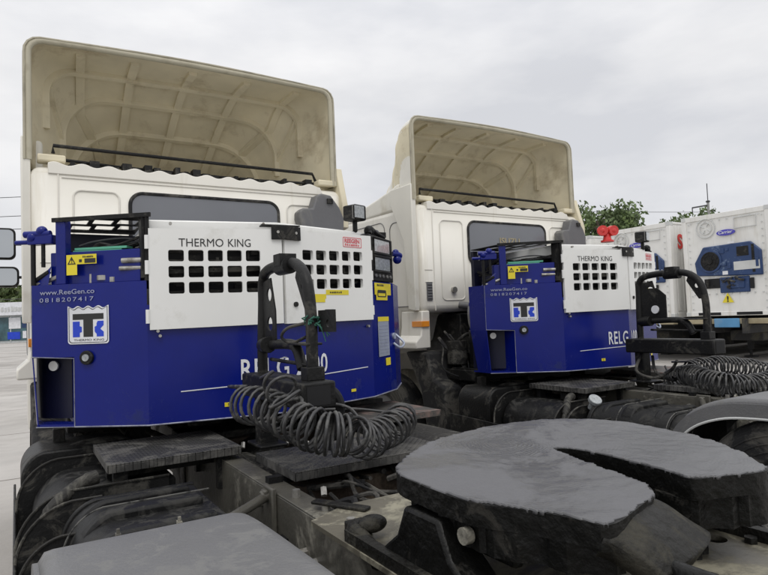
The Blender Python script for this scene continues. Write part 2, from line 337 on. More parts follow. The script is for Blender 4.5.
# ================================================================== TRUCK
FAR = False
def build_truck():
    T = empty('tractor_truck')
    # ---- cab shell
    cab = MB()
    prof = [(0, 1.68), (0, 2.70), (.035, 2.76), (1.5, 2.80), (1.8, 2.68), (2.12, 1.9), (2.16, .75), (1.62, .75), (1.5, 1.2), (1.2, 1.45), (.8, 1.48), (.5, 1.35), (.36, 1.68)]
    cab.prism([(-1.165, y, z) for y, z in prof], (2.33, 0, 0))
    c = cab.build('cab', 'cream', T, bevel=.07, seg=4)
    # scalloped roof flange along the back wall
    fl = MB(); n = 130; top = []
    for i in range(n+1):
        x = -1.06+2.0*i/n; top.append((x, 2.772+.011*math.cos(x*2*math.pi/.17)))
    fl.prism([(x, -.008, z) for x, z in top]+[(.97, -.008, 2.70), (-1.06, -.008, 2.70)], (0, .1, 0))
    fl.build('roof_flange', 'cream', T, bevel=.004)
    # rear wall pressings: raised outlines
    pr = MB()
    def outline(x0, z0, x1, z1, r, w=.007):
        pr.tube([(x, -.001, z) for x, z in rrect(x0, z0, x1, z1, r)], w, 6, closed=True)
    outline(-.91, 1.80, -.62, 2.60, .05); outline(.64, 1.80, .88, 2.60, .05)
    pr.tube([(-1.0, -.001, 1.70), (-1.0, -.001, 2.70)], .006, 6); pr.tube([(1.0, -.001, 1.70), (1.0, -.001, 2.70)], .006, 6)
    pr.tube([(-.98, -.001, 2.68), (.98, -.001, 2.68)], .005, 6)
    for z in (1.98, 2.10): pr.tube([(-1.11, -.001, z), (-1.02, -.001, z)], .004, 6)
    pr.build('wall_pressing', 'cream', c)
    # corner air vent
    for sx in (-1,):
        v = MB(); v.box((-1.10, -.012, 1.80), (-1.035, .02, 1.98))
        for k in range(6): v.box((-1.095, -.018, 1.815+k*.027), (-1.04, -.01, 1.825+k*.027))
        v.build('corner_vent', 'grey', c, bevel=.003)
    # sill skirts of the doors
    for sx in (-1, 1):
        k = MB()
        for yy in (0,):
            poly = [(1.07, 1.70), (1.165, 1.70), (1.17, 1.56), (1.185, 1.46), (1.25, 1.40), (1.25, 1.335), (1.07, 1.335)]
            k.prism([(sx*x, 0.005, z) for x, z in poly], (0, .36, 0))
        k.build('sill_panel', 'cream', c, bevel=.012)
        k = MB(); k.box((sx*1.09, -.012, 1.545), (sx*1.178, .0, 1.60)); k.box((sx*1.168, -.012, 1.545), (sx*1.182, .16, 1.60))
        k.build('side_reflector', 'orange', c, bevel=.003)
        # side door shut lines, window and handle
        k = MB(); X = sx*1.166
        for y0, z0, y1, z1, r in ((.10, 1.75, .52, 2.62, .08), (.62, 1.45, 1.66, 2.66, .10)):
            k.tube([(X, y, z) for y, z in rrect(y0, z0, y1, z1, r)], .005, 6, closed=True)
        build_each(k, 'shut_line', 'grey', c)
        k = MB(); k.prism([(X, y, z) for y, z in rrect(.72, 1.98, 1.58, 2.60, .07)], (sx*.006, 0, 0)); k.build('side_window', 'glass', c)
        k = MB()
        for yy in (.18, .32): k.cyl((X, yy, 2.66), (X+sx*.006, yy, 2.66), .010)
        build_each(k, 'trim_cap', 'black', c)
    # rear window
    w = MB(); w.prism([(x, -.002, z) for x, z in rrect(-.545, 2.17, .56, 2.60, .085, 8)], (0, -.006, 0)); w = w.build('rear_window', 'glass', T)
    f = MB(); f.tube([(x, -.006, z) for x, z in rrect(-.55, 2.165, .565, 2.605, .088, 8)], .013, 8, closed=True); f.build('window_seal', 'rubber', w)
    # round cap, pipe and bracket under the window (visible beside the generator)
    k = MB(); k.cyl((-.77, 0, 1.90), (-.77, -.03, 1.90), .03); k.build('wall_cap', 'steel', T)
    k = MB(); k.cyl((-.72, -.02, 1.75), (-.60, -.16, 1.72), .035); k.tube(smoothpath([(-.66, -.1, 1.74), (-.72, -.16, 1.66), (-.73, -.18, 1.56), (-.72, -.2, 1.5)]), .012); build_each(k, 'vent_pipe', 'grey', T)
    # ---- air intake snorkel (grey) at the right of the back wall
    zx = [(299.6, 217.4), (299.6, 211), (303.5, 207.8), (313, 208.2), (316.5, 195), (321.8, 193.2), (331, 195.3), (340, 208), (344.5, 219), (344, 223.5)]
    pts = [at(px, py, 1, -.14) for px, py in zx]; pts += [Vector((pts[-1].x, -.14, 2.12)), Vector((pts[0].x+.1, -.14, 2.12))]
    k = MB(); k.prism(pts, (0, .12, 0)); k = k.build('air_intake', 'grey', T, bevel=.014, seg=3)
    q = MB(); q.box((.935, -.155, 2.60), (.985, -.138, 2.64)); q.build('intake_badge', 'black', k)
    # ---- roof deflector: hollow shell open to the back
    tab = [(.06, 1.13, 3.615, .09), (.28, 1.10, 3.62, .14), (.50, 1.00, 3.59, .22), (.72, .90, 3.50, .34), (.96, .84, 3.365, .42), (1.3, .78, 3.15, .42), (1.7, .76, 2.86, .3)]
    zb = 2.79
    def sec(t, q):        # q in 0..1 round the section
        y, w, h, r = catmull(tab, t); r = min(r, max(.02, (h-zb)*.9))
        L1 = h-r-zb; L2 = math.pi/2*r; L3 = 2*(w-r); tot = 2*L1+2*L2+L3; s = q*tot
        mir = False
        if s > tot/2: s = tot-s; mir = True
        if s < L1: x, z = -w, zb+s
        elif s < L1+L2: a = (s-L1)/r; x, z = -w+r-r*math.cos(a), h-r+r*math.sin(a)
        else: x, z = -w+r+(s-L1-L2), h
        z += .02*(1-(x/w)**2) if z > h-r else 0
        return Vector(((-x if mir else x)-.04, y, z))
    NU, NV = 96, 44
    def fine(q): return q
    k = MB(); k.grid([[sec(j/NV, i/NU) for i in range(NU+1)] for j in range(NV+1)])
    d = k.build('air_deflector', 'shell', T, smooth=60)
    so_ = d.modifiers.new('thick', 'SOLIDIFY'); so_.thickness = .02; so_.offset = 1; so_.use_rim = True
    # which way is out: put a second, painted outer skin just outside
    k = MB(); c0 = Vector((0, 0, 2.9))
    def outp(j, i):
        p = sec(j/NV, i/NU); v = Vector((p.x*.9, 0, (p.z-2.7)*.9))+Vector((0, .35*j/NV, 0)); return p+v.normalized()*.022
    k.grid([[outp(j, i) for i in range(NU+1)] for j in range(NV+1)]); k.build('outer_skin', 'shell_out', d, smooth=60)
    # rolled lip around the open back edge
    k = MB()
    rim = [sec(0, i/NU)+Vector((0, -.012, 0)) for i in range(NU+1)]
    k.tube([p+Vector((0, 0, .004)) for p in rim], .022, 8); k.build('deflector_lip', 'lip', d, smooth=60)
    k = MB(); cg = Vector((-.04, 0, 3.2))
    k.tube([p+Vector((0, -.014, .004))+(Vector((p.x-cg.x, 0, max(0, p.z-3.35)*2.2))).normalized()*.024 for p in rim], .009, 6); k.build('edge_gasket', 'rim', d, smooth=60)
    # moulded ribs inside
    k = MB()
    def inn(t, q, off=.006):
        p = sec(t, q); c_ = Vector((0, p.y-.4, 2.6)); return p+(c_-p).normalized()*off
    for t, q0, q1 in ((.30, .10, .90), (.50, .075, .925), (.70, .06, .94)):
        k.sweep([inn(t, q0+(q1-q0)*i/70) for i in range(71)], .062, .040, up=(0, 1, -.3))
    def qx(t, x0):       # position round the section where x = x0, on the roof side
        lo_, hi_ = .22, .78
        for _ in range(24):
            m_ = (lo_+hi_)/2
            if sec(t, m_).x < x0: lo_ = m_
            else: hi_ = m_
        return lo_
    for x0 in (-.84, -.47, -.04, .40, .84):
        k.sweep([inn(.10+.88*i/40, qx(.10+.88*i/40, x0*(1-.13*i/40)-.03*i/40)) for i in range(41)], .040, .062, up=(1, 0, 0.01))
    for sx, t0, q0, t1, q1 in ((-1, .32, .80, .55, .90), (1, .32, .80, .55, .90)):
        k.sweep([inn(t0+(t1-t0)*i/20, (q0+(q1-q0)*i/20) if sx > 0 else 1-(q0+(q1-q0)*i/20)) for i in range(21)], .04, .034, up=(0, .3, 1))
    k.build('rib_grid', 'shell', d, smooth=60)
    # roof fairing under the deflector's front, as wide as the cab
    for sx in (-1, 1):
        k = MB(); k.prism([(sx*1.165, y, z) for y, z in ((.33, 2.74), (.34, 3.02), (.47, 2.985), (.75, 2.935), (1.05, 2.89), (1.7, 2.80), (1.7, 2.74))], (-sx*.09, 0, 0)); k.build('base_fairing', 'shell_out', d, bevel=.035, seg=5)
    # side walls below the deflector down along the cab back corners
    for sx in (-1, 1):
        k = MB(); zt = 2.95
        outer = [(.035, zt), (.035, 1.75), (.045, 1.70), (.16, 1.72), (.20, 2.4), (.42, 2.80), (.42, zt)] if sx < 0 else [(.035, zt), (-.02, 2.75), (-.06, 2.62), (-.06, 2.42), (.10, 2.40), (.20, 2.5), (.42, 2.80), (.42, zt)]
        k.prism([(sx*1.140-.02, y, z) for y, z in outer], (sx*.055, 0, 0)); k.build('side_fairing', 'shell_out' if sx < 0 else 'shell', d, bevel=.008)
        k = MB(); k.box((sx*.95, .03, 2.79), (sx*1.12, .14, 2.84)); k.build('fairing_bracket', 'shell', d, bevel=.01)
    # black stay bars under the deflector
    k = MB(); k.tube([(-1.02, .16, 2.88), (-1.02, .16, 2.935), (.97, .2, 2.925), (1.0, .2, 2.86)], .013, 8)
    random.seed(4)
    for i in range(26): x = -.9+i*.072; k.box((x-random.uniform(.01, .04), .12, 2.775), (x+random.uniform(.01, .03), .2, 2.80+random.uniform(0, .055)))
    k.tube([(-1.1, .12, 2.835), (-.6, .25, 2.845), (.4, .25, 2.835), (1.12, .12, 2.825)], .012, 8)
    for x in (-.55, -.1, .3, .8): k.box((x-.015, .22, 2.78), (x+.015, .25, 2.85), rz=.3)
    for x in np.linspace(-.9, .8, 13): k.ball((x+random.uniform(-.04, .04), .3, 2.82), .05, (1, 1, .7), 6)
    build_each(k, 'stay_bar', 'black', T)
    # ---- mirrors on the left side
    mr = []
    for (x0, z0, x1, z1, y, lz) in ((-1.60, 2.31, -1.245, 2.60, 1.9, 0), (-1.58, 2.055, -1.22, 2.245, 1.9, 0)):
        k = MB(); k.prism([(x, y, z) for x, z in rrect(x0, z0, x1, z1, .05)], (0, .07, 0)); h = k.build('side_mirror', 'black', T, bevel=.012)
        k = MB(); k.prism([(x, y-.004, z) for x, z in rrect(x0+.018, z0+.018, x1-.018, z1-.018, .04)], (0, .003, 0)); k.build('mirror_glass', 'mirror', h)
        k = MB(); k.tube([(x1-.05, y+.05, (z0+z1)/2), (-1.12, y-.08, (z0+z1)/2-.01)], .013); k.build('mirror_arm', 'black', h)
    k = MB(); k.prism([(x, 1.85, z) for x, z in rrect(1.28, 2.1, 1.55, 2.5, .05)], (0, .07, 0)); k.tube([(1.3, 1.9, 2.3), (1.12, 1.8, 2.3)], .013); k.build('side_mirror', 'black', T, bevel=.012)

    # ---- chassis frame
    k = MB()
    for sx in (-1, 1):
        for z0, z1, x0, x1 in ((.992, 1.0, .32, .41), (.72, .728, .32, .41), (.728, .992, .402, .41)):
            k.box((sx*x0, -4.35, z0), (sx*x1, 1.9, z1))
    fr = k.build('chassis_frame', 'khaki', T, bevel=.003)
    k = MB()
    for y in (-4.3, -3.9, -2.75, -2.15, -.9, .3): k.box((-.40, y-.06, .76), (.40, y+.06, .96))
    build_each(k, 'crossmember', 'rust', fr, bevel=.006)
    k = MB(); random.seed(3)
    for y, z in ((-2.62, .86), (-2.70, .85), (-2.78, .84), (-3.4, .88), (-3.5, .84), (-2.2, .93), (-1.9, .80)):
        for sx in (-1, 1): k.cyl((sx*.408, y, z), (sx*.445, y, z), .017, n=6)
    for x, y in ((-.37, -2.45), (-.35, -2.66), (-.36, -2.86), (.36, -2.5), (.36, -2.8)): k.cyl((x, y, 1.0), (x, y, 1.028), .015, n=6)
    build_each(k, 'frame_bolt', 'steel', fr)
    # bracket that carries the mudguard arm
    k = MB(); k.box((-.432, -2.36, .80), (-.411, -2.26, 1.02)); k.box((-.452, -2.33, .99), (-.432, -2.29, 1.01)); k.tube([(-.44, -2.31, .98), (-.60, -2.42, .965), (-.9, -2.6, .94)], .02); k.cyl((-.46, -2.31, .985), (-.40, -2.31, .985), .022)
    k.build('mudguard_bracket', 'khaki', fr, bevel=.006)
    # drive line, air tanks, gearbox: the dark machinery between and beside the rails
    k = MB(); k.cyl((0, -3.4, .62), (0, -1.2, .78), .06); k.cyl((0, -1.2, .78), (0, -.2, .82), .16, .22); k.box((-.3, -.5, .6), (.3, .9, 1.25)); k.cyl((-.5, -3.2, .52), (.5, -3.2, .52), .11); k.ball((0, -3.2, .52), .24)
    build_each(k, 'drive_line', 'dusty', T, bevel=.01)
    for x, y0, y1, z in ((-.2, -2.1, -1.3, .84), (.18, -2.1, -1.2, .84), (.62, -1.6, -.5, .72)):
        k = MB(); k.cyl((x, y0, z), (x, y1, z), .105, n=28); k.ball((x, y0, z), .105, (1, .3, 1)); k.ball((x, y1, z), .105, (1, .3, 1)); k.build('air_tank', 'dusty', T)
    k = MB(); k.box((-1.0, -.55, 1.04), (1.05, -.03, 1.14)); k.box((-.95, -.35, .8), (-.5, .2, 1.02)); k.box((.5, -.4, .8), (.95, .3, 1.02)); k.box((.44, -.56, .60), (1.15, .35, 1.035)); k.box((-.42, -.9, .62), (.42, -.58, 1.0)); k.box((-.7, .0, 1.0), (.7, .6, 1.66)); k.box((-.85, -.42, 1.14), (-.7, -.3, 1.5)); k.box((.7, -.42, 1.14), (.85, -.3, 1.5))  # wide right-hand box is added filler, keeps a bright gap dark
    build_each(k, 'subframe_and_filler', 'black', T, bevel=.008)
    # pipes and clutter around the left front of the frame
    k = MB(); random.seed(11)
    for i in range(16):
        x = random.uniform(-.95, -.5); z = random.uniform(.84, 1.02); y0 = random.uniform(-1.1, -.5)
        k.tube(smoothpath([(x, y0, z), (x+random.uniform(-.2, .2), y0+.2, z+random.uniform(-.06, .08)), (x+random.uniform(-.15, .3), y0+.5, z+random.uniform(-.1, .1))], 14), random.choice((.008, .012, .02)), 6)
    for i in range(9):
        y = random.uniform(-2.5, -1.4); x = random.uniform(-.28, .25)
        k.tube(smoothpath([(x, y, .97), (x+random.uniform(-.1, .1), y-.3, .93), (x+random.uniform(-.1, .1), y-.7, .95)], 14), random.choice((.008, .012)), 6)
    build_each(k, 'air_pipe', 'dusty', T)
    random.seed(91)
    k = MB()
    for i in range(12):
        x = random.uniform(-.30, .30); y = random.uniform(-2.7, -1.6)
        k.tube(smoothpath([(x, y, .96), (x+random.uniform(-.08, .08), y-.12, 1.0), (x+random.uniform(-.12, .12), y-.3, .95), (x+random.uniform(-.15, .15), y-.5, .97)], 16), random.choice((.006, .009, .013)), 6)
    for i in range(9):
        x = random.uniform(-1.0, -.5); z = random.uniform(1.15, 1.5)
        k.tube(smoothpath([(x, -.02, z), (x+random.uniform(-.1, .1), -.14, z-random.uniform(.0, .1)), (x+random.uniform(-.15, .15), -.24, z-random.uniform(.1, .25)), (x+random.uniform(-.2, .2), -.34, 1.05)], 16), random.choice((.008, .012, .018)), 6)
    build_each(k, 'brake_hose', 'rubber', T)
    k = MB()
    for i in range(14):
        x = random.uniform(-.36, .36); y = random.uniform(-2.75, -1.2); k.cyl((x, y, .985), (x+random.uniform(-.02, .02), y+.02, 1.01), random.uniform(.008, .016), n=6)
    build_each(k, 'hose_union', 'steel', T)
    k = MB(); k.box((-.74, -.20, 1.30), (-.5, -.05, 1.45)); k.ball((-.66, -.22, 1.36), .05); k.cyl((-.90, -.18, 1.18), (-.90, -.18, 1.40), .10, n=24); k.tube(smoothpath([(-.9, -.2, 1.4), (-.82, -.25, 1.46), (-.72, -.2, 1.4)]), .018); k.build('filter_housing', 'dusty', T, bevel=.008)
    # steps / mudguard behind the front wheel
    for sx in (-1, 1):
        k = MB(); k.prism([(sx*1.17, y, z) for y, z in ((.32, 1.30), (-.05, 1.30), (-.14, 1.05), (-.30, .98), (-.30, .55), (.0, .55), (.08, .95))], (-sx*.42, 0, 0)); k.build('front_mudguard', 'rubber' if sx < 0 else 'black', T, bevel=.025)
    # battery box and boxes on the left side with rounded outer shoulders
    def shoulder(x0, x1, zt, zb_, r, n=10):
        P = [(x1, zb_), (x1, zt)]
        for i in range(n+1):
            a = R(90+90*i/n); P.append((x0+r+r*math.cos(a), zt-.03-r+r*math.sin(a)+.03*(1-i/n)))
        P.append((x0, zb_)); return P
    def lbox(y0, y1, x0, x1, zt, zb_, r, name, m):
        k = MB(); k.prism([(x, y0, z) for x, z in shoulder(x0, x1, zt, zb_, r)], (0, y1-y0, 0)); return k.build(name, m, T, bevel=.012)
    b1 = lbox(-.98, -.58, -1.235, -.72, 1.03, .62, .10, 'rear_mudguard_cowl', 'black')
    b2 = lbox(-1.62, -1.08, -1.19, -.62, .95, .50, .16, 'battery_box', 'blackgloss')
    b3 = lbox(-2.60, -1.84, -1.10, -.60, .965, .45, .13, 'tank_cover', 'blackgloss')
    for b_, y, x0, x1, zt, r, w_ in ((b3, -2.60, -1.115, -.595, .977, .135, .05), (b3, -2.46, -1.112, -.595, .974, .135, .018), (b3, -1.86, -1.11, -.60, .972, .13, .03)):
        k = MB(); k.prism([(x, y-w_/2, z) for x, z in shoulder(x0, x1, zt, .5, r)], (0, w_, 0)); k.build('cover_rib', 'blackgloss', b_, bevel=.005)
    for y, zt, x0, x1, r_ in ((-2.02, .90, -1.255, -1.03, .14), (-1.76, .955, -1.262, -.95, .20), (-1.66, .975, -1.262, -.66, .20), (-1.05, 1.0, -1.255, -.72, .18)):
        k = MB(); P = shoulder(x0, x1, zt, .5, r_); k.prism([(x, y-.008, z) for x, z in P], (0, .016, 0)); g_ = k.build('guard_plate', 'black', b2, bevel=.004)
        k = MB(); k.tube([(x, y-.01, z) for x, z in P[1:]], .006, 6); k.build('guard_bead', 'dusty', b2)
    # raised panel, dusty beads and screws on top of the near cover
    for y, w_, h_ in ((-2.36, .06, .018), (-2.14, .09, .028), (-1.95, .04, .02)):
        k = MB(); P = shoulder(-1.075, -.64, .965+h_, .7, .12); k.prism([(x, y-w_/2, z) for x, z in P], (0, w_, 0)); k.build('raised_panel', 'blackgloss', b3, bevel=.012)
    for y, zz in ((-2.575, .979), (-2.63, .979), (-2.46, .977), (-2.10, .995)):
        k = MB(); P = shoulder(-1.118, -.598, zz, .55, .135); k.tube([(x, y, z) for x, z in P[1:]], .0035, 5); k.build('cover_bead', 'dustlight', b3)
    k = MB(); k.sweep([(-1.262, -2.66, .55), (-1.262, -.5, .62)], .012, .34); k.build('side_guard', 'black', b2, bevel=.004)
    k = MB(); k.tube(smoothpath([(-1.20, -1.72, .83), (-1.12, -1.69, .93), (-1.02, -1.62, .985), (-.95, -1.60, 1.0)]), [.02]*10+[.026]*21+[.03]*10, 12); k.build('cover_strap', 'dusty', b2)
    k = MB(); k.box((-1.08, -.72, 1.0), (-1.02, -.66, 1.10)); k.ball((-.86, -.86, 1.0), .1, (1.9, .8, .5)); build_each(k, 'hinge', 'dusty', b1, bevel=.006)
    # right hand side: fuel tank
    k = MB(); k.cyl((.80, -2.45, .70), (.80, -.6, .70), .30, n=40); ft = k.build('fuel_tank', 'dusty', T, bevel=.02)
    k = MB()
    for y in (-2.0, -.95): k.tube([(.80+.31*math.cos(a), y, .70+.31*math.sin(a)) for a in np.linspace(0, 2*math.pi, 40, endpoint=False)], .014, 6, closed=True)
    build_each(k, 'tank_strap', 'steel', ft)
    # filler cap on the left box
    k = MB(); k.cyl((-.98, -1.80, .93), (-.985, -1.83, .985), .03, n=20); k.cyl((-.985, -1.83, .985), (-.99, -1.85, 1.01), .048, n=28); k.build('filler_cap', 'lens', T, bevel=.006)
    # ---- catwalk plates (diamond tread) across the frame and over the boxes
    def tplate(x0, y0, x1, y1, z, m='tread', parent=T):
        k = MB(); k.box((x0, y0, z-.006), (x1, y1, z))
        for a in ((x0, y0, x1, y0+.006), (x0, y1-.006, x1, y1), (x0, y0, x0+.006, y1), (x1-.006, y0, x1, y1)): k.box((a[0], a[1], z-.038), (a[2], a[3], z-.006))
        return k.build('step_plate', m, parent, bevel=.002)
    p1 = tplate(-.92, -1.70, -.33, -1.13, 1.062); p2 = tplate(-.31, -2.30, .44, -1.84, 1.05, 'tread'); p3 = tplate(.46, -1.45, 1.04, -.86, 1.055, 'redstep')
    for p_, lst in ((p1, ((-.86, -1.62), (-.4, -1.62), (-.86, -1.2), (-.4, -1.2))), (p2, ((-.36, -2.2), (.36, -2.2))), (p3, ((.5, -1.4), (.98, -.92)))):
        k = MB()
        for x, y in lst: k.box((x-.03, y-.02, .86), (x+.03, y+.02, 1.025))
        build_each(k, 'plate_bracket', 'black', p_)
    k = MB(); k.box((-.9, -1.5, .96), (-.41, -1.44, 1.01)); k.box((.41, -1.2, .96), (1.0, -1.14, 1.01)); k.box((-1.0, -2.46, .70), (-.41, -2.40, .86)); build_each(k, 'outrigger', 'black', fr)
    # ---- hose rack: bent tube hoop on a beam, along the truck
    HX = -.20
    k = MB(); k.box((-.29, -2.33, 1.29), (-.13, -1.60, 1.40)); hb = k.build('hose_rack_beam', 'black', T, bevel=.01)
    k = MB(); k.box((-.262, -2.3325, 1.307), (-.158, -2.20, 1.383)); k.build('beam_end_opening', 'hole', hb)
    k = MB(); hoop = smoothpath([(HX-.01, -1.69, 1.22), (HX-.01, -1.69, 1.50), (HX, -1.69, 1.74), (HX, -1.70, 1.85), (HX, -1.77, 1.90), (HX+.01, -1.97, 1.912), (HX+.01, -2.11, 1.895), (HX+.01, -2.20, 1.82), (HX+.01, -2.235, 1.68), (HX+.01, -2.235, 1.5), (HX+.01, -2.235, 1.36)], 70)
    k.tube(hoop, .0255, 14); k.cyl((HX, -1.93, 1.90), (HX, -2.05, 1.90), .038); k.box((-.24, -1.95, 1.90), (-.16, -2.03, 1.955))
    h = k.build('hose_rack_hoop', 'black', T)
    k = MB(); k.box((HX-.045, -1.73, 1.05), (HX+.045, -1.65, 1.29)); k.box((HX-.07, -1.80, 1.05), (HX+.07, -1.60, 1.065)); k.build('rack_foot', 'black', T, bevel=.006)
    # perforated gusset plate, cross tubes
    def ypl(outer, holes, x, th=.008, name='gusset', m='black', parent=h):
        me = curve2d([outer]+holes, th); xf(me, Matrix(((0, 0, 1, x), (1, 0, 0, 0), (0, 1, 0, 0), (0, 0, 0, 1)))); return link(name, me, m, parent)
    circ = lambda cy, cz, r: [(cy+r*math.cos(2*math.pi*i/20), cz+r*math.sin(2*math.pi*i/20)) for i in range(20)]
    ypl([(-1.70, 1.84), (-1.82, 1.86), (-1.87, 1.70), (-1.87, 1.56), (-1.70, 1.56)], [circ(-1.80, 1.78, .032), circ(-1.80, 1.64, .034)], HX-.005)
    ypl([(-2.22, 1.80), (-2.12, 1.885), (-2.10, 1.84), (-2.19, 1.70), (-2.24, 1.70)], [circ(-2.18, 1.80, .018)], HX+.005)
    k = MB(); k.tube([(HX, -1.69, 1.535), (HX-.02, -1.80, 1.54)], .04, 12); k.tube(smoothpath([(HX, -1.80, 1.54), (HX+.01, -2.0, 1.545), (HX+.01, -2.08, 1.52), (HX+.01, -2.13, 1.44)]), .024, 12); k.tube([(HX-.0, -1.78, 1.47), (HX+.01, -2.21, 1.46)], .009, 8); k.box((HX-.03, -2.255, 1.545), (HX+.05, -2.07, 1.555)); k.box((HX-.03, -2.27, 1.40), (HX+.05, -2.20, 1.455))
    build_each(k, 'rack_crossbar', 'black', h, bevel=.003)
    ypl([(-2.25, 1.69), (-2.40, 1.69), (-2.40, 1.60), (-2.25, 1.60)], [circ(-2.34, 1.635, .016)], HX+.04, name='plug_bracket')
    # ---- fifth wheel
    outl = [(-.416, -3.224), (-.352, -3.138), (-.239, -3.039), (-.123, -2.969), (.051, -2.902), (.307, -2.876), (.498, -2.941), (.599, -3.13), (.581, -3.372), (.513, -3.541), (.341, -3.757), (.284, -3.785), (.169, -3.737), (.086, -3.715), (.121, -3.636), (.13, -3.55), (.148, -3.411), (.138, -3.315), (.114, -3.287), (.085, -3.30), (.069, -3.36), (.029, -3.506), (0, -3.644), (-.053, -3.727), (-.16, -3.76), (-.309, -3.81), (-.321, -3.744), (-.345, -3.658), (-.386, -3.589), (-.417, -3.528), (-.423, -3.427), (-.42, -3.343)]
    def dens(P, step=.02, jit=0, seed=1):
        rs = random.Random(seed); Q = []
        for i in range(len(P)):
            a = Vector(P[i]); b_ = Vector(P[(i+1) % len(P)]); n_ = max(1, int((b_-a).length/step))
            for j in range(n_):
                p = a.lerp(b_, j/n_); d_ = (b_-a).normalized(); nn = Vector((d_.y, -d_.x)); 
                w_ = (noise.noise(Vector((p.x*22, p.y*22, 3)))+.6*noise.noise(Vector((p.x*60, p.y*60, 9))))*jit
                Q.append(p+nn*w_)
        return Q
    def smooth2(P, it=2):
        for _ in range(it):
            Q = []
            for i in range(len(P)):
                a = Vector(P[i]); b_ = Vector(P[(i+1) % len(P)]); Q += [a.lerp(b_, .25), a.lerp(b_, .75)]
            P = Q
        return P
    OS = smooth2(outl, 2)
    me = curve2d([OS], .05); xf(me, Matrix.Translation((0, 0, 1.219))); fw = link('fifth_wheel', me, 'greaseblack', T)
    # grey grease smeared over the top with a ragged edge, uneven surface
    gp = dens(OS, .008, .010)
    cen = Vector((sum(p.x for p in gp)/len(gp), sum(p.y for p in gp)/len(gp)))
    import mathutils.geometry as mg
    k = bmesh.new(); stepg = .0062
    inside = {}
    def inpoly(x, y):
        c_ = False; j = len(gp)-1
        for i in range(len(gp)):
            if (gp[i].y > y) != (gp[j].y > y) and x < (gp[j].x-gp[i].x)*(y-gp[i].y)/(gp[j].y-gp[i].y)+gp[i].x: c_ = not c_
            j = i
        return c_
    GX = [(-.47+stepg*i) for i in range(int(1.1/stepg))]; GY = [(-3.82+stepg*i) for i in range(int(1.02/stepg))]
    vv = {}
    def hz(x, y):
        r_ = math.hypot(x-.02, y+3.2)
        return 1.2475+.0035*noise.noise(Vector((x*6, y*6, 0)))+.0016*noise.noise(Vector((x*30, y*30, 2)))+0.0005*math.sin(r_*95+3*noise.noise(Vector((x*3, y*3, 5))))+(.004*max(0, noise.noise(Vector((x*45, y*45, 7)))) if abs(math.hypot(x+.02, y+3.08)-.13) < .05 else 0)
    for i, x in enumerate(GX):
        for j, y in enumerate(GY):
            if inpoly(x, y): vv[i, j] = k.verts.new((x, y, hz(x, y)))
    for (i, j) in list(vv):
        q = [vv.get(a) for a in ((i, j), (i+1, j), (i+1, j+1), (i, j+1))]
        if all(q): k.faces.new(q)
        elif sum(1 for a in q if a) == 3: k.faces.new([a for a in q if a])
    mb = MB(); mb.b.free(); mb.b = k; bmesh.ops.solidify(k, geom=list(k.faces), thickness=.010) if False else None
    gre = mb.build('grease_layer', 'grease', fw, smooth=80)
    sm = gre.modifiers.new('thick', 'SOLIDIFY'); sm.thickness = .009; sm.offset = -1
    # ramps that slope down behind the two horns
    def ramp(px_pts, z0, dz, name='lead_in_ramp', m='oily'):
        return
    k = MB()
    def slab(q, th):        # q: rows of points
        k.grid(q); 
    def ramp_rows(a0, a1, b0, b1, za, zb_, n=26, mm_=18):
        rows = []
        for i in range(n+1):
            t_ = i/n; row = []
            for j in range(mm_+1):
                s_ = j/mm_; p = Vector(a0).lerp(Vector(a1), s_).lerp(Vector(b0).lerp(Vector(b1), s_), t_)
                bulge = .035*math.sin(math.pi*s_)*t_; d_ = (Vector(b0)-Vector(a0)).normalized(); p = p+d_*bulge
                z = za+(zb_-za)*t_**1.3+.006*noise.noise(Vector((p.x*18, p.y*18, 4)))-.02*(2*s_-1)**4
                row.append(Vector((p.x, p.y, z)))
            rows.append(row)
        return rows
    k.grid(ramp_rows((-.315, -3.79), (-.03, -3.69), (-.235, -3.86), (.045, -3.775), 1.240, 1.165))
    if 0: k.grid(ramp_rows((.10, -3.70), (.33, -3.75), (.11, -3.79), (.30, -3.85), 1.238, 1.165))
    rp = k.build('lead_in_ramp', 'oily', fw, smooth=70); s2 = rp.modifiers.new('thick', 'SOLIDIFY'); s2.thickness = .05; s2.offset = -1
    hs_ = dens(smooth2([(.09, -3.69), (.17, -3.725), (.285, -3.775), (.335, -3.75), (.50, -3.535), (.57, -3.37), (.58, -3.15), (.40, -3.15), (.16, -3.40), (.13, -3.55)], 2), .012, .02, 4)
    me = curve2d([hs_], .075); xf(me, Matrix.Translation((0, 0, 1.155))); link('side_casting', me, 'greaseblack', fw)
    hs_ = dens(smooth2([(-.40, -3.30), (-.40, -3.55), (-.31, -3.72), (-.29, -3.79), (-.15, -3.745), (-.05, -3.71), (0, -3.62), (.03, -3.45), (-.1, -3.3)], 2), .012, .02, 6)
    me = curve2d([hs_], .06); xf(me, Matrix.Translation((0, 0, 1.163))); link('side_casting', me, 'greaseblack', fw)
    # ribs, jaw and pedestals under the plate
    k = MB()
    for x in (-.33, -.15, .2, .38): k.box((x-.015, -3.58, 1.10), (x+.015, -3.18, 1.196))
    k.box((-.36, -3.42, 1.08), (.40, -3.30, 1.196)); k.cyl((-.34, -3.35, 1.14), (.45, -3.35, 1.14), .032); k.cyl((-.19, -3.95, 1.15), (-.19, -3.70, 1.15), .02)
    build_each(k, 'plate_rib', 'greaseblack', fw, bevel=.008)
    k = MB(); k.cyl((-.40, -3.50, 1.165), (-.30, -3.50, 1.165), .013, n=12); k.cyl((-.42, -3.50, 1.165), (-.40, -3.50, 1.165), .019, n=12); k.build('pivot_bolt', 'khaki', fw)
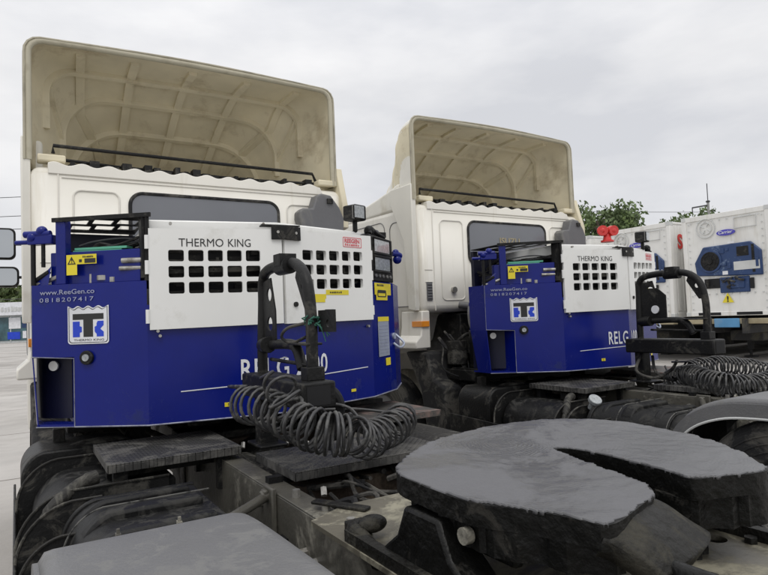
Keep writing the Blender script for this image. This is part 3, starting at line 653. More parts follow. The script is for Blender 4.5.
    for sx in (-1, 1):
        k = MB(); k.prism([(sx*.43, y, z) for y, z in ((-3.55, 1.035), (-3.15, 1.035), (-3.24, 1.10), (-3.28, 1.18), (-3.42, 1.18), (-3.46, 1.10))], (-sx*.10, 0, 0)); k.build('pedestal', 'greaseblack', fw, bevel=.01)
    # mounting subframe plate, greasy beige
    me = curve2d([[(-.46, -4.25), (.46, -4.25), (.46, -2.78), (.30, -2.70), (-.30, -2.70), (-.46, -2.78)], circ(-.12, -3.78, .06), circ(.26, -3.95, .035), circ(.02, -4.0, .02), circ(.36, -3.6, .03)], .014)
    xf(me, Matrix.Translation((0, 0, 1.011))); sp = link('mounting_plate', me, 'beige', T); 
    k = MB(); random.seed(5)
    for i in range(16):
        x, y = random.uniform(-.42, .42), random.uniform(-4.15, -3.6); k.cyl((x, y, 1.018), (x, y, 1.034), .017, n=6)
    for x in (-.44, .44): k.box((x-.015, -4.2, 1.018), (x+.015, -3.0, 1.05))
    build_each(k, 'mounting_bolt', 'oily', sp)
    k = MB(); k.box((-.42, -3.0, 1.018), (-.36, -2.93, 1.05)); k.ball((-.38, -3.03, 1.06), .035, (1.3, 1, .7)); k.tube(smoothpath([(-.40, -2.95, 1.03), (-.43, -3.02, 1.05), (-.42, -3.10, 1.02), (-.44, -3.16, 1.0)]), .02); k.box((-.34, -2.82, 1.018), (-.30, -2.60, 1.03), rz=.5); build_each(k, 'release_lever', 'oily', fw, bevel=.004)
    # wheels
    def wheel(cx, y, z, r, w, out_, name='wheel', dish=1):
        k = MB(); P = [(r*.58, -w/2+.02), (r*.62, -w/2), (r*.9, -w/2), (r*.975, -w/2+.03), (r, -w/2+.05), (r, w/2-.05), (r*.975, w/2-.03), (r*.9, w/2), (r*.62, w/2), (r*.58, w/2-.02)]; n_ = 56
        rows = [[Vector((cx+x, y+rr*math.cos(2*math.pi*i/n_), z+rr*math.sin(2*math.pi*i/n_))) for rr, x in P] for i in range(n_+1)]
        k.grid(rows); bmesh.ops.remove_doubles(k.b, verts=k.b.verts, dist=1e-5); 
        for x in (-w*.25, 0, w*.25): k.tube([(cx+x, y+(r+.001)*math.cos(a), z+(r+.001)*math.sin(a)) for a in np.linspace(0, 2*math.pi, 48, endpoint=False)], .007, 4, closed=True)
        for q_ in (.70, .78, .86, .93):
            for sd_ in (-1, 1): k.tube([(cx+sd_*(w/2+(-.012 if q_ > .9 else .001)), y+r*q_*math.cos(a), z+r*q_*math.sin(a)) for a in np.linspace(0, 2*math.pi, 48, endpoint=False)], .005, 4, closed=True)
        ty = k.build(name, 'rubber', T)
        k = MB(); k.cyl((cx-w*.42, y, z), (cx+w*.42, y, z), r*.585, n=40); k.cyl((cx+out_*w*.42, y, z), (cx+out_*(w*.42+.05), y, z), r*.3, n=24); k.build('rim', 'grey', ty, bevel=.01)
        k = MB()
        for i in range(10):
            a = 2*math.pi*i/10; k.cyl((cx+out_*w*.42, y+r*.42*math.cos(a), z+r*.42*math.sin(a)), (cx+out_*(w*.42+.03), y+r*.42*math.cos(a), z+r*.42*math.sin(a)), .016, n=6)
        build_each(k, 'wheel_nut', 'steel', ty)
    for sx in (-1, 1):
        wheel(sx*1.07, -3.2, .52, .52, .25, sx); wheel(sx*.77, -3.2, .52, .52, .25, sx); wheel(sx*1.02, .82, .52, .52, .27, sx)
    # rear mudguard on the left
    fp = [(-2.50, .70), (-2.56, .86), (-2.63, .98), (-2.72, 1.06), (-2.85, 1.115), (-3.0, 1.14), (-3.3, 1.15), (-3.6, 1.15), (-3.85, 1.11), (-4.05, 1.08), (-4.2, .98), (-4.3, .84), (-4.34, .70)]
    FP = [Vector((0, *p)) for p in fp]; FP = [Vector(catmull([tuple(p) for p in FP], i/60)) for i in range(61)]
    k = MB(); X0, X1 = -1.215, -.700; NX = 26; rows = []
    for i, p in enumerate(FP):
        row = []
        for j in range(NX+1):
            s_ = j/NX; x = X0+(X1-X0)*s_; e_ = min(x-X0, X1-x); z = p.z; y = p.y
            rd = .035
            if e_ < rd: z -= rd-math.sqrt(max(0, rd*rd-(rd-e_)**2))
            # rounded front and rear corners on the inner side
            row.append(Vector((x, y, z)))
        # trim inner corner: the guard narrows at its lowest front part
        tt = i/60; cut = .13*(1-math.sqrt(max(0, 1-max(0, 1-tt/.30)**2)))
        if cut > 0:
            for j in range(NX+1): row[j].x = X0+(X1-cut-X0)*(j/NX)
        rows.append(row)
    k.grid(rows); fe = k.build('rear_mudguard', 'fender', T, smooth=60); s3 = fe.modifiers.new('thick', 'SOLIDIFY'); s3.thickness = .006; s3.offset = -1
    k = MB()
    for x, dx in ((X0, -.001), (X1, .001)):
        k.sweep([Vector((x-(.13*(1-math.sqrt(max(0, 1-max(0, 1-(i/60)/.30)**2))) if x == X1 else 0), p.y, p.z-.065)) for i, p in enumerate(FP)], .012, .075, up=(0, 0, 1))
    build_each(k, 'mudguard_flange', 'fender', fe)
    k = MB(); k.tube([Vector((X0-.004, p.y, p.z-.105)) for p in FP], .007, 6); k.build('flange_highlight', 'contgrey', fe)  # light-coloured tube painted as the highlight along the flange lip
    k = MB()
    for y, z, x in ((-2.775, 1.09, -1.02), (-2.775, 1.09, -.86), (-2.60, .935, -1.10), (-2.60, .935, -.93), (-2.60, .935, -.75)): k.box((x-.006, y-.012, z-.02), (x+.006, y+.012, z+.008)); k.cyl((x, y-.0, z+.006), (x, y-.0, z+.020), .005, n=6)
    build_each(k, 'mudguard_clip', 'khaki', fe)
    # rear end
    k = MB(); k.box((-1.1, -4.40, .62), (1.1, -4.34, .76)); k.build('rear_bumper', 'black', T, bevel=.01)
    for sx in (-1, 1):
        k = MB(); k.box((sx*.75, -4.425, .64), (sx*1.05, -4.40, .74)); k.build('tail_lamp', 'red', T, bevel=.006)
    return T

truck = build_truck()
tag(truck, 'nearer cream tractor truck, its large hollow roof deflector at the upper left', 'truck', 'parked tractor trucks')
truck2 = copy_tree(truck); place2(truck2, (0, 0, 0))
tag(truck2, 'farther cream tractor truck in the middle, its hollow roof deflector nearer the trees', 'truck', 'parked tractor trucks')
for c_ in [q for r_ in truck2.children for q in r_.children if q.name.startswith('plug_bracket')]: bpy.data.objects.remove(c_)
for c_ in list(truck.children):
    if c_.name.startswith('filler_cap'): bpy.data.objects.remove(c_)
# the farther truck's maker lettering on the window
me = text2d('ISUZU', .062, 1.2, .002); xf(me, Matrix(((1, 0, 0, -.13), (0, 0, 1, -.0125), (0, 1, 0, 2.385), (0, 0, 0, 1))))
rw = [c for c in truck2.children if c.name.startswith('rear_window')][0]
link('window_lettering', me, 'tan', rw, smooth=0)

# ================================================================== GENERATOR UNIT
V = [Vector(p) for p in ((-1.175, -.72), (-1.18, -.93), (-.68, -1.315), (.01, -1.43), (.69, -1.228), (1.0, -1.0), (1.23, -.70))]
ZB, ZT = 1.152, 1.885
def wrap(i, s, z, off=0):      # point on the front polyline: s metres past corner i
    while i < len(V)-2 and s > (V[i+1]-V[i]).length: s -= (V[i+1]-V[i]).length; i += 1
    d = (V[i+1]-V[i]).normalized(); n = Vector((d.y, -d.x)); p = V[i]+d*s+n*off
    return Vector((p.x, p.y, z))
def wrapmesh(me, i, s, z, off):   # flat XY mesh wrapped on the casing front; mesh z becomes outward
    for v in me.vertices: v.co = wrap(i, s+v.co.x, z+v.co.y, off+v.co.z)
    return me
def frontplate(name, m, i, outer, holes=(), th=.004, off=.004, parent=None, bevel=0):
    return link(name, wrapmesh(curve2d([outer]+list(holes), th), i, 0, 0, off), m, parent, bevel=bevel)
GB = (0, -.9, ZB)
def arcpts(a, b, n=8):   # slight rounding of the right part
    return [a.lerp(b, i/n) for i in range(n)]
def sticker_text(root, txt, i, s, z, h, cond, m, off=.0045, bold=0, name='lettering', sp=1.):
    me = text2d(txt, h, cond, bold, spacing=sp); return link(name, wrapmesh(me, i, s, z, off), m, root, smooth=0)

def build_generator():
    G = empty('generator_unit', GB)
    back = -.12
    plan = [V[0], V[1], V[2], V[3], V[4], V[5], V[6], Vector((1.23, back)), Vector((-1.175, back))]
    # lower casing; the lower left corner is cut back to a recess
    s_rec = .232; d12 = (V[2]-V[1]).normalized(); RP = V[1]+d12*s_rec
    B = lambda p: Vector((max(p.x, -.80), -.42 if p.x < -.6 else back))
    k = MB()
    for poly, z0, z1 in (([V[0], V[1], RP, Vector((RP.x, -.60))], 1.508, ZT), ([RP, V[2], Vector((V[2].x, -.42)), Vector((-.80, -.42)), Vector((RP.x, -.60))], ZB, ZT), ([V[2], V[3], V[4], B(V[4]), Vector((V[2].x, back))], ZB, 1.76), ([V[4], V[5], V[6], B(V[6]), B(V[4])], ZB, ZT)):
        k.prism([(p.x, p.y, z0) for p in poly], (0, 0, z1-z0))
    body = k.build('casing', 'blue', G, smooth=0)
    # front facing of the casing above the recess: sloping top edge of the recess
    fac = [(.0, 1.46), (.232, 1.478), (.232, 1.505), (0, 1.525)]
    # recess back wall, side cheek and floor
    k = MB()
    rb = [V[0]+Vector((.03, .0)), V[1]+Vector((.05, .10)), RP+Vector((.0, .12))]
    k.prism([(V[0].x+.02, V[0].y, ZB+.03), (V[1].x+.05, V[1].y+.10, ZB+.03), (RP.x-.002, RP.y+.12, ZB+.03), (RP.x-.002, -.64, ZB+.03)], (0, 0, 1.508-ZB-.03))
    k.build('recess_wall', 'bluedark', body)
    k = MB(); k.prism([(V[0].x, V[0].y, 1.509), (V[1].x, V[1].y, 1.509), (V[1].x+.022, V[1].y-.01, ZB), (V[0].x+.016, V[0].y-.06, ZB)], (.006, 0, 0)); k.build('side_cheek', 'blue', body)
    k = MB(); k.prism([(V[1].x+.02, V[1].y, ZB), (RP.x, RP.y, ZB), (RP.x, RP.y+.12, ZB), (V[0].x+.02, V[0].y, ZB)], (0, 0, .012)); k.build('recess_floor', 'blue', body)
    # worn bright edges
    k = MB()
    k.tube([wrap(1, s_rec, ZB, .001), wrap(2, .0, ZB, .002), wrap(3, 0, ZB, .002), wrap(4, 0, ZB, .002), wrap(5, 0, ZB, .002), wrap(5, .378, ZB, .002)], .0045, 5)
    k.tube([wrap(1, 0.0, 1.513, .001), wrap(1, s_rec, 1.50, .001), wrap(1, s_rec, ZB, .001), wrap(1, 0.02, ZB, .001)], .003, 5)
    k.tube([wrap(1, 0, 1.51, 0), wrap(1, 0, ZT, 0)], .002, 5)
    build_each(k, 'casing_edge', 'edge', body)
    # near-black block standing for the unlit inside above the casing, with pipes, tanks and wiring seen from the left
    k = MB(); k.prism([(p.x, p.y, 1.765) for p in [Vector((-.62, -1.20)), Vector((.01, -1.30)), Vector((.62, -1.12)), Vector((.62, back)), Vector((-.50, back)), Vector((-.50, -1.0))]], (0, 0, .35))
    k.build('dark_core', 'hole', G); k = MB(); k.prism([wrap(2, .05, 1.77, -.012), wrap(3, 0, 1.77, -.012), wrap(3, .68, 1.77, -.012), wrap(3, .68, 1.77, -.10), wrap(3, 0, 1.77, -.10), wrap(2, .05, 1.77, -.10)], (0, 0, .34)) if False else k.box((-.6, -1.05, 2.118), (.6, -.3, 2.119)); k.b.free()
    k = MB(); k.prism([(V[1].x+.09, V[1].y-.05+.02, ZT), (-.70, -1.27, ZT), (-.70, -1.24, ZT), (V[1].x+.09, V[1].y-.02+.02, ZT)], (0, 0, .17)); inner = k.build('inner_panel', 'blue', G, bevel=.004)
    k = MB(); k.box((-1.0, -.60, ZT), (-.5, -.56, 2.212)); k.build('dark_backing', 'bluedark', G); k = MB(); k.box((-.95, -.98, ZT+.0), (-.72, -.64, 1.98)); k.build('valve_block', 'bluedark', G)  # tall dark sheet added so the open bay reads as unlit
    # corner post and canopy frame
    k = MB(); a = wrap(1, .135, 0, -.002); d12v = Vector((d12.x, d12.y, 0)); nn = Vector((d12.y, -d12.x, 0))
    k.prism([a+Vector((0, 0, ZT)), a+d12v*.055+Vector((0, 0, ZT)), a+d12v*.055-nn*.05+Vector((0, 0, ZT)), a-nn*.05+Vector((0, 0, ZT))], (0, 0, .335)); k.build('corner_post', 'blue', G, bevel=.004)
    slots = []
    for i in range(3):
        for j in range(2): slots.append(rrect(-1.01+i*.118+j*.03, -1.06+j*.20-i*.035, -.915+i*.118+j*.03, -.90+j*.20-i*.035, .008))
    me = curve2d([[(-1.075, -1.02), (-.66, -1.335), (-.62, -.60), (-1.03, -.60)]]+slots, .006); xf(me, Matrix.Translation((0, 0, 2.222))); link('canopy_plate', me, 'black', G)
    k = MB(); k.sweep([(-1.085, -1.005, 2.222), (-.66, -1.338, 2.222)], .012, .022); k.box((-.685, -1.325, ZT), (-.665, -1.27, 2.215)); k.build('canopy_rail', 'black', G)
    k = MB(); k.box((-.70, -1.31, 1.90), (-.665, -1.24, 2.22)); k.build('hinge_post', 'black', G)
    # hoses and fittings in the open bay
    k = MB(); random.seed(21)
    k.tube(smoothpath([(-1.0, -1.0, 2.03), (-.9, -1.07, 2.06), (-.8, -1.14, 2.08), (-.69, -1.25, 2.12)]), .007, 6)
    k.tube(smoothpath([(-1.0, -.9, 2.07), (-.85, -1.0, 2.05), (-.68, -1.1, 2.10)]), .012, 6)
    for i in range(8):
        z = random.uniform(1.92, 2.06); k.tube(smoothpath([(random.uniform(-1.0, -.8), -.62, z), (random.uniform(-.9, -.75), -.8, z+random.uniform(-.08, .08)), (-.6, random.uniform(-1.0, -.8), z+random.uniform(-.05, .05))], 12), random.choice((.008, .014)), 6)
    build_each(k, 'wiring_hose', 'black', G)
    k = MB(); random.seed(77)
    for i in range(14):
        s_ = random.uniform(.12, .58); z = random.uniform(ZT, 1.99); a_ = wrap(1, s_, z, -.10-random.uniform(0, .12)); k.cyl(a_, a_+Vector((random.uniform(-.06, .1), random.uniform(-.04, .08), random.uniform(.0, .1))), random.choice((.01, .018, .028)), n=12)
    for i in range(7):
        s_ = random.uniform(.3, .58); a_ = wrap(1, s_, ZT+random.uniform(.1, .2), -.12-random.uniform(0, .12)); k.box(a_, a_+Vector((random.uniform(.03, .09), .06, random.uniform(.02, .07))))
    build_each(k, 'engine_fitting', 'dusty', G)
    k = MB()
    for i in range(6):
        s_ = .25+i*.06; a_ = wrap(1, s_, ZT+.003, -.02-random.uniform(0, .05)); k.cyl(a_, a_+Vector((0, 0, random.uniform(.012, .05))), random.uniform(.008, .02), n=10)
    build_each(k, 'valve_cap', 'steel', G)
    k = MB()
    for i in range(5):
        z = 1.98+i*.03; k.tube(smoothpath([wrap(1, .18, z, -.14), wrap(1, .30, z+random.uniform(-.03, .04), -.10), wrap(1, .45, z+random.uniform(-.04, .04), -.12), wrap(1, .60, z+random.uniform(-.02, .03), -.06)], 20), random.choice((.005, .008)), 6)
    build_each(k, 'signal_wire', 'cable', G)
    k = MB(); k.cyl((-.78, -1.215, 1.995), (-.69, -1.27, 1.995), .014); k.cyl((-.79, -1.205, 1.955), (-.69, -1.265, 1.955), .012); k.cyl((-.86, -1.12, 1.90), (-.86, -1.12, 1.925), .03); build_each(k, 'pipe_fitting', 'steel', G)
    k = MB(); k.prism([wrap(1, .21, 2.065, -.05), wrap(1, .50, 2.065, -.05), wrap(1, .50, 2.065, -.11), wrap(1, .21, 2.065, -.11)], (0, 0, .012)); k.prism([wrap(1, .20, 2.045, -.052), wrap(1, .47, 2.045, -.052), wrap(1, .47, 2.045, -.06), wrap(1, .20, 2.045, -.06)], (0, 0, .018)); k.build('wiring_tray', 'green', G)
    k = MB(); k.prism([wrap(1, .22, ZT+.001, -.03), wrap(1, .32, ZT+.001, -.03), wrap(1, .32, ZT+.001, -.09), wrap(1, .22, ZT+.001, -.09)], (0, 0, .022)); k.build('drip_tray', 'plate', G)
    # blue bracket arm left of the post
    k = MB()
    k.prism([(-1.20, -.92, 2.10), (-1.09, -1.00, 2.10), (-1.06, -.96, 2.10), (-1.17, -.86, 2.10)], (0, 0, .05))
    k.cyl((-1.21, -.90, 2.155), (-1.09, -.98, 2.155), .018); k.cyl((-1.25, -.87, 2.115), (-1.19, -.91, 2.115), .012); k.ball((-1.13, -.95, 2.17), .028); k.ball((-1.17, -.92, 2.14), .03)
    k.build('latch_bracket', 'blue', G, bevel=.005)
    k = MB(); k.cyl((-1.17, -.92, ZT), (-1.17, -.92, 2.10), .012); k.cyl((-1.125, -.955, 1.98), (-1.125, -.955, 2.10), .01); k.tube([(-1.17, -.9, ZT+.02), (-1.10, -.97, ZT+.07)], .012); build_each(k, 'latch_rod', 'black', G)
    k = MB(); k.prism([(-1.17, -.90, ZT), (-1.105, -.98, ZT), (-1.09, -.985, ZT+.10)], (0.0, .02, 0)); k.build('post_gusset', 'blue', G)
    k = MB(); k.tube([wrap(1, .135, 1.93, -.03), (-1.165, -.90, 1.885)], .012); k.build('stay_rod', 'steel', G)
    # --- doors
    holesL = []; 
    for c_ in range(5):
        for r_ in range(3):
            s = .106+c_*.0985; z1 = 2.04-r_*.0835; holesL.append(rrect(s, z1-.06, s+.077, z1, .010, 3))
    dL = frontplate('access_door', 'white', 2, [(.012, 1.632), (.697, 1.640), (.697, 2.158), (.012, 2.150)], holesL, th=.022, off=.013, parent=G, bevel=0)
    holesR = []
    sL = (.130, .232, .335, .440, .538); wR = (.088, .088, .090, .082, .086)
    for c_ in range(5):
        for r_ in range(3):
            s = sL[c_]; z1 = 2.052-r_*.0835+.012*c_/4; holesR.append(rrect(s, z1-.058, s+wR[c_]*.9, z1, .010, 3))
    dR = frontplate('access_door', 'white', 3, [(.004, 1.636), (.700, 1.640), (.700, 2.172), (.004, 2.160)], holesR, th=.022, off=.013, parent=G)
    # gridded darkness right behind the door openings: coils and fins
    k = MB(); random.seed(5)
    for i, s0 in ((2, 0), (3, 0)):
        for q in range(34):
            s = random.uniform(.10, .62); z = random.uniform(1.79, 2.03); w_ = random.uniform(.01, .07); h_ = random.uniform(.008, .05); dp = random.uniform(.02, .08)
            k.prism([wrap(i, s, z, -dp), wrap(i, s+w_, z, -dp), wrap(i, s+w_, z, -dp-.02), wrap(i, s, z, -dp-.02)], (0, 0, h_))
        for q in range(5):
            z = 1.82+q*.055; k.tube([wrap(i, .1, z, -.028), wrap(i, .62, z+random.uniform(-.02, .02), -.028)], random.choice((.006, .01, .014)), 6)
    k.build('condenser_coil', 'dusty', G)
    # door seam, hinges, screws
    k = MB()
    for i, s, z in ((2, -.004, 1.70), (2, -.004, 1.95), (2, -.004, 2.08)): k.tube([wrap(2, .004, z-.035, .022), wrap(2, .004, z+.035, .022)], .011, 8)
    for z in (1.70, 1.92, 2.05): k.tube([wrap(3, .704, z-.03, .018), wrap(3, .704, z+.03, .018)], .009, 8)
    build_each(k, 'door_hinge', 'white', dL)
    k = MB()
    for i, s, z in ((2, .12, 2.178), (2, .60, 2.185), (3, .66, 2.16), (3, .10, 2.18), (2, .06, 1.60), (2, .05, 1.625), (3, .66, 1.60)): k.cyl(wrap(i, s, z, .001), wrap(i, s, z, .022), .008, n=10)
    build_each(k, 'casing_screw', 'steel', G)
    # upper fascia set back behind the doors
    k = MB(); k.prism([Vector((*(V[2]+Vector((.02, .055))), 2.12)), Vector((*(V[3]+Vector((0, .055))), 2.12)), Vector((*(V[4]+Vector((-.02, .055))), 2.12)), Vector((.66, -.3, 2.12)), Vector((-.6, -.3, 2.12))], (0, 0, .088)); k.build('top_cover', 'white', G, bevel=.008)
    # dark handle bracket at the top seam
    k = MB(); k.prism([wrap(2, .640, 2.10, .024), wrap(3, .0, 2.10, .030), wrap(3, .11, 2.10, .024), wrap(3, .11, 2.10, .038), wrap(3, .0, 2.10, .046), wrap(2, .640, 2.10, .038)], (0, 0, .076)); k.prism([wrap(2, .585, 2.175, -.03), wrap(3, .11, 2.180, -.03), wrap(3, .11, 2.180, .036), wrap(2, .585, 2.175, .036)], (0, 0, .007)); hb = k.build('top_bracket', 'black', G, bevel=.002)
    k = MB(); k.cyl(wrap(2, .675, 2.14, .036), wrap(2, .675, 2.14, .043), .008); k.cyl(wrap(3, .075, 2.14, .036), wrap(3, .075, 2.14, .043), .008); build_each(k, 'bracket_bolt', 'steel', hb)
    k = MB(); k.cyl(wrap(3, .069, 1.742, .024), wrap(3, .069, 1.742, .034), .014); k.build('door_knob', 'black', dR)
    k = MB(); k.prism([wrap(3, .285, 1.60, .025), wrap(3, .36, 1.60, .025), wrap(3, .36, 1.60, .033), wrap(3, .285, 1.60, .033)], (0, 0, .11)); lt = k.build('door_latch', 'black', dR, bevel=.003)
    k = MB(); k.cyl(wrap(3, .322, 1.645, .033), wrap(3, .322, 1.645, .037), .012); k.build('latch_keyhole', 'steel', lt)
    # control panel: black box on the right
    k = MB(); k.prism([wrap(4, .0, 1.892, .0), wrap(5, .06, 1.892, .0), wrap(5, .06, 1.892, -.2), wrap(4, .0, 1.892, -.2)], (0, 0, .30)); cp = k.build('control_box', 'black', G, bevel=.006)
    for z0, z1 in ((2.085, 2.165), (1.965, 2.045)):
        k = MB(); k.prism([wrap(4, .07, z0, .001), wrap(4, .33, z0, .001), wrap(4, .33, z0, .007), wrap(4, .07, z0, .007)], (0, 0, z1-z0)); k.build('display_window', 'lens', cp)
        k = MB(); k.tube([wrap(4, .06, z0-.01, .008), wrap(4, .34, z0-.01, .008), wrap(4, .34, z1+.01, .008), wrap(4, .06, z1+.01, .008)], .005, 5, closed=True); k.build('window_frame', 'black', cp)
    k = MB()
    for s in (.08, .14, .20, .27, .33): k.cyl(wrap(4, s, 1.925, .001), wrap(4, s, 1.925, .012), .011, n=12)
    build_each(k, 'panel_button', 'grey', cp)
    k = MB(); k.tube(smoothpath([wrap(5, .07, 2.10, .0), wrap(5, .10, 2.09, .05), wrap(5, .12, 2.05, .03)]), .018, 8); k.ball(wrap(5, .10, 2.06, .03), .032); k.ball(wrap(5, .10, 2.11, .02), .025); k.build('side_valve', 'blue', G)
    k = MB(); k.tube(smoothpath([wrap(4, .06, 2.20, -.02), wrap(4, .12, 2.235, -.03), wrap(4, .2, 2.22, -.03), wrap(4, .3, 2.20, -.02)]), .014, 8); k.ball(wrap(4, .10, 2.225, -.04), .035); k.box(wrap(4, .18, 2.20, -.10), wrap(4, .32, 2.235, -.02)); k.build('cable_gland', 'black', G)
    # work lamp on top
    lc = Vector((.615, -1.20, 2.325))
    k = MB(); k.box(lc-Vector((.055, .04, .05)), lc+Vector((.055, .07, .05)), rz=.35); k.box((.60, -1.20, 2.20), (.63, -1.17, 2.28)); wl = k.build('work_lamp', 'black', G, bevel=.012)
    k = MB(); k.box(lc+Vector((-.043, -.044, -.038)), lc+Vector((.043, -.038, .038)), rz=.35); o_ = k.build('lamp_lens', 'lens', wl)
    o_.location = (0.002, -.0045, 0)
    k = MB(); k.tube([lc+Vector((-.048, -.047, -.042)), lc+Vector((.048, -.012, -.042)), lc+Vector((.048, -.012, .042)), lc+Vector((-.048, -.047, .042))], .004, 5, closed=True); k.build('lamp_grille', 'grey', wl)
    # beacon-lamp shaped round light in the recessed seat under the badge
    k = MB(); k.cyl(wrap(1, .307, 1.503, 0), wrap(1, .307, 1.503, .018), .036, n=28); rl = k.build('round_lamp', 'black', G, bevel=.004)
    k = MB(); k.cyl(wrap(1, .307, 1.503, .018), wrap(1, .307, 1.503, .024), .018, n=20); k.build('lamp_lens', 'lens', rl)
    k = MB(); k.cyl(wrap(1, .06, 1.46, -.09), wrap(1, .06, 1.46, -.08), .026, n=24); k.build('drain_cover', 'white', G)
    # --- badge: white scalloped shield with T and K
    def bd(pts, m, off, name='badge', parent=G):
        return link(name, wrapmesh(curve2d(pts, .0008), 1, .203, 1.573, off), m, parent, smooth=0)
    def shield(w, h, ins, r=.016):
        P = [(ins+r, ins)]
        P += [(w-ins-r+r*math.sin(a), ins+r-r*math.cos(a)) for a in np.linspace(0, math.pi/2, 5)]
        top = []
        for i in range(41):
            x = w-ins-(w-2*ins)*i/40; top.append((x, h-ins-.006-.006*math.cos((x-ins)/(w-2*ins)*2*math.pi*4)*-1))
        P += top
        P += [(ins+r-r*math.cos(a), ins+r-r*math.sin(a)) for a in np.linspace(0, math.pi/2, 5)]
        return P
    w, h = .224, .196
    b0 = bd([shield(w, h, 0)], 'wtext', .0046)
    bd([shield(w, h, .006), shield(w, h, .009)[::-1]], 'text', .0056, 'badge_border', b0)
    bd([[(.028, .155), (.196, .155), (.196, .125), (.138, .125), (.138, .036), (.086, .036), (.086, .125), (.028, .125)]], 'text', .0056, 'badge_symbol', b0)
    bd([[(.028, .116), (.066, .116), (.066, .092), (.077, .088), (.077, .062), (.066, .058), (.066, .036), (.028, .036)]], 'logoblue', .0056, 'badge_symbol', b0)
    bd([[(.196, .036), (.158, .036), (.158, .050), (.150, .058), (.147, .064), (.147, .086), (.158, .092), (.158, .104), (.164, .116), (.196, .116), (.196, .094), (.184, .082), (.178, .076), (.184, .070), (.196, .060)]], 'logoblue', .0056, 'badge_symbol', b0)
    me = text2d('THERMO KING', .011, 1.55, 0); link('badge_lettering', wrapmesh(me, 1, .235, 1.588, .0056), 'text', b0, smooth=0)
    link('lettering', wrapmesh(fit(text2d('www.ReeGen.co', .024, 1, .0003), .301), 1, .050, 1.833, .0045), 'gtext', G, smooth=0)
    link('lettering', wrapmesh(fit(text2d('0818207417', .021, 1, .0002, spacing=1.3), .298), 1, .048, 1.795, .0045), 'gtext', G, smooth=0)
    me = fit(text2d('THERMO KING', .042, 1.14, 0), .369); bpy.data.meshes.remove(me)
    for w_, x_, l_ in (('THERMO', .158, .226), ('KING', .408, .119)): link('door_lettering', wrapmesh(fit(text2d(w_, .042, 1.14, 0), l_), 2, x_, 2.058, .0252), 'text', dL, smooth=0)
    # white coach line
    k = MB(); P = [wrap(2, .155+i*.02, 1.309+.035*(i/60), .001) for i in range(61)]; k.sweep(P, .003, .005); k.build('coach_line', 'wtext', G)
    # stickers
    def stk(i, s0, z0, s1, z1, m, off=.0046, par_=G, name='sticker', th=.0008):
        return link(name, wrapmesh(curve2d([[(s0, z0), (s1, z0), (s1, z1), (s0, z1)]], th), i, 0, 0, off), m, par_, smooth=0)
    stk(2, .372, 1.212, .412, 1.234, 'yellow'); stk(3, .50, 1.205, .54, 1.222, 'yellow')
    me = text2d('!', .014, 1.2, .0005); link('sticker_print', wrapmesh(me, 2, .388, 1.216, .0056), 'text', G, smooth=0)
    y1 = stk(3, .145, 1.773, .30, 1.800, 'yellow', .0250, dR); stk(3, .30, 1.795, .485, 1.825, 'yellow', .0250, dR)
    me = smudge(.10, .012, 7); link('sticker_print', wrapmesh(me, 3, .33, 1.805, .0260), 'text', dR, smooth=0)
    stk(3, .19, 1.752, .29, 1.776, 'yellow', .0262, dR)
    # red outlined stamp on the right door
    link('stamp', wrapmesh(curve2d([rrect(.452, 2.088, .612, 2.150, .006, 2), rrect(.456, 2.092, .608, 2.146, .005, 2)[::-1]], .0008), 3, 0, 0, .0252), 'pink', dR, smooth=0)
    me = text2d('REEGEN', .024, 1.05, .0012); link('stamp_lettering', wrapmesh(me, 3, .464, 2.116, .0252), 'pink', dR, smooth=0)
    me = smudge(.13, .014, 8); link('stamp_lettering', wrapmesh(me, 3, .468, 2.097, .0252), 'pink', dR, smooth=0)
    ya = stk(4, .05, 1.80, .33, 1.878, 'yellow'); stk(4, .07, 1.765, .26, 1.845, 'yellow', .0062)
    link('sticker_print', wrapmesh(curve2d([rrect(.09, 1.785, .24, 1.832, .012, 3), rrect(.102, 1.792, .228, 1.812, .004, 2)[::-1]], .0008), 4, 0, 0, .0074), 'text', ya, smooth=0)
    me = smudge(.12, .014, 6); link('sticker_print', wrapmesh(me, 4, .09, 1.857, .0056), 'text', ya, smooth=0)
    dp = stk(4, .085, 1.395, .27, 1.655, 'plate'); 
    k = MB()
    for q in range(9): k.tube([wrap(4, .10, 1.42+q*.022, .0056), wrap(4, .255, 1.42+q*.022, .0056)], .0012, 4)
    k.build('plate_print', 'gtext', dp); stk(4, .085, 1.625, .27, 1.655, 'yellow', .0058, dp, 'plate_heading')
    stk(4, .20, 1.33, .28, 1.38, 'yellow')
    # yellow warning labels on the inner panel
    def onin(s0, z0, s1, z1, m, e=0): 
        k = MB(); k.prism([wrap(1, s0, z0, .004+e), wrap(1, s1, z0, .004+e), wrap(1, s1, z0, .0052+e), wrap(1, s0, z0, .0052+e)], (0, 0, z1-z0)); return k.build('warning_label', m, inner, smooth=0)
    onin(.200, 1.93, .258, 2.035, 'yellow'); onin(.258, 1.985, .365, 2.035, 'yellow'); onin(.300, 1.990, .360, 2.013, 'text', .0015); onin(.27, 1.995, .285, 2.01, 'text', .0015)
    link('warning_triangle', wrapmesh(curve2d([[(.206, 1.985), (.252, 1.985), (.229, 2.026)], [(.214, 1.990), (.229, 2.016), (.244, 1.990)]], .0008), 1, 0, 0, .0062), 'text', inner, smooth=0)
    me = smudge(.06, .010, 8); link('warning_print', wrapmesh(me, 1, .290, 2.018, .0062), 'text', inner, smooth=0)
    me = text2d('!', .022, 1.2, .0006); link('warning_print', wrapmesh(me, 1, .2245, 1.993, .0062), 'text', inner, smooth=0)
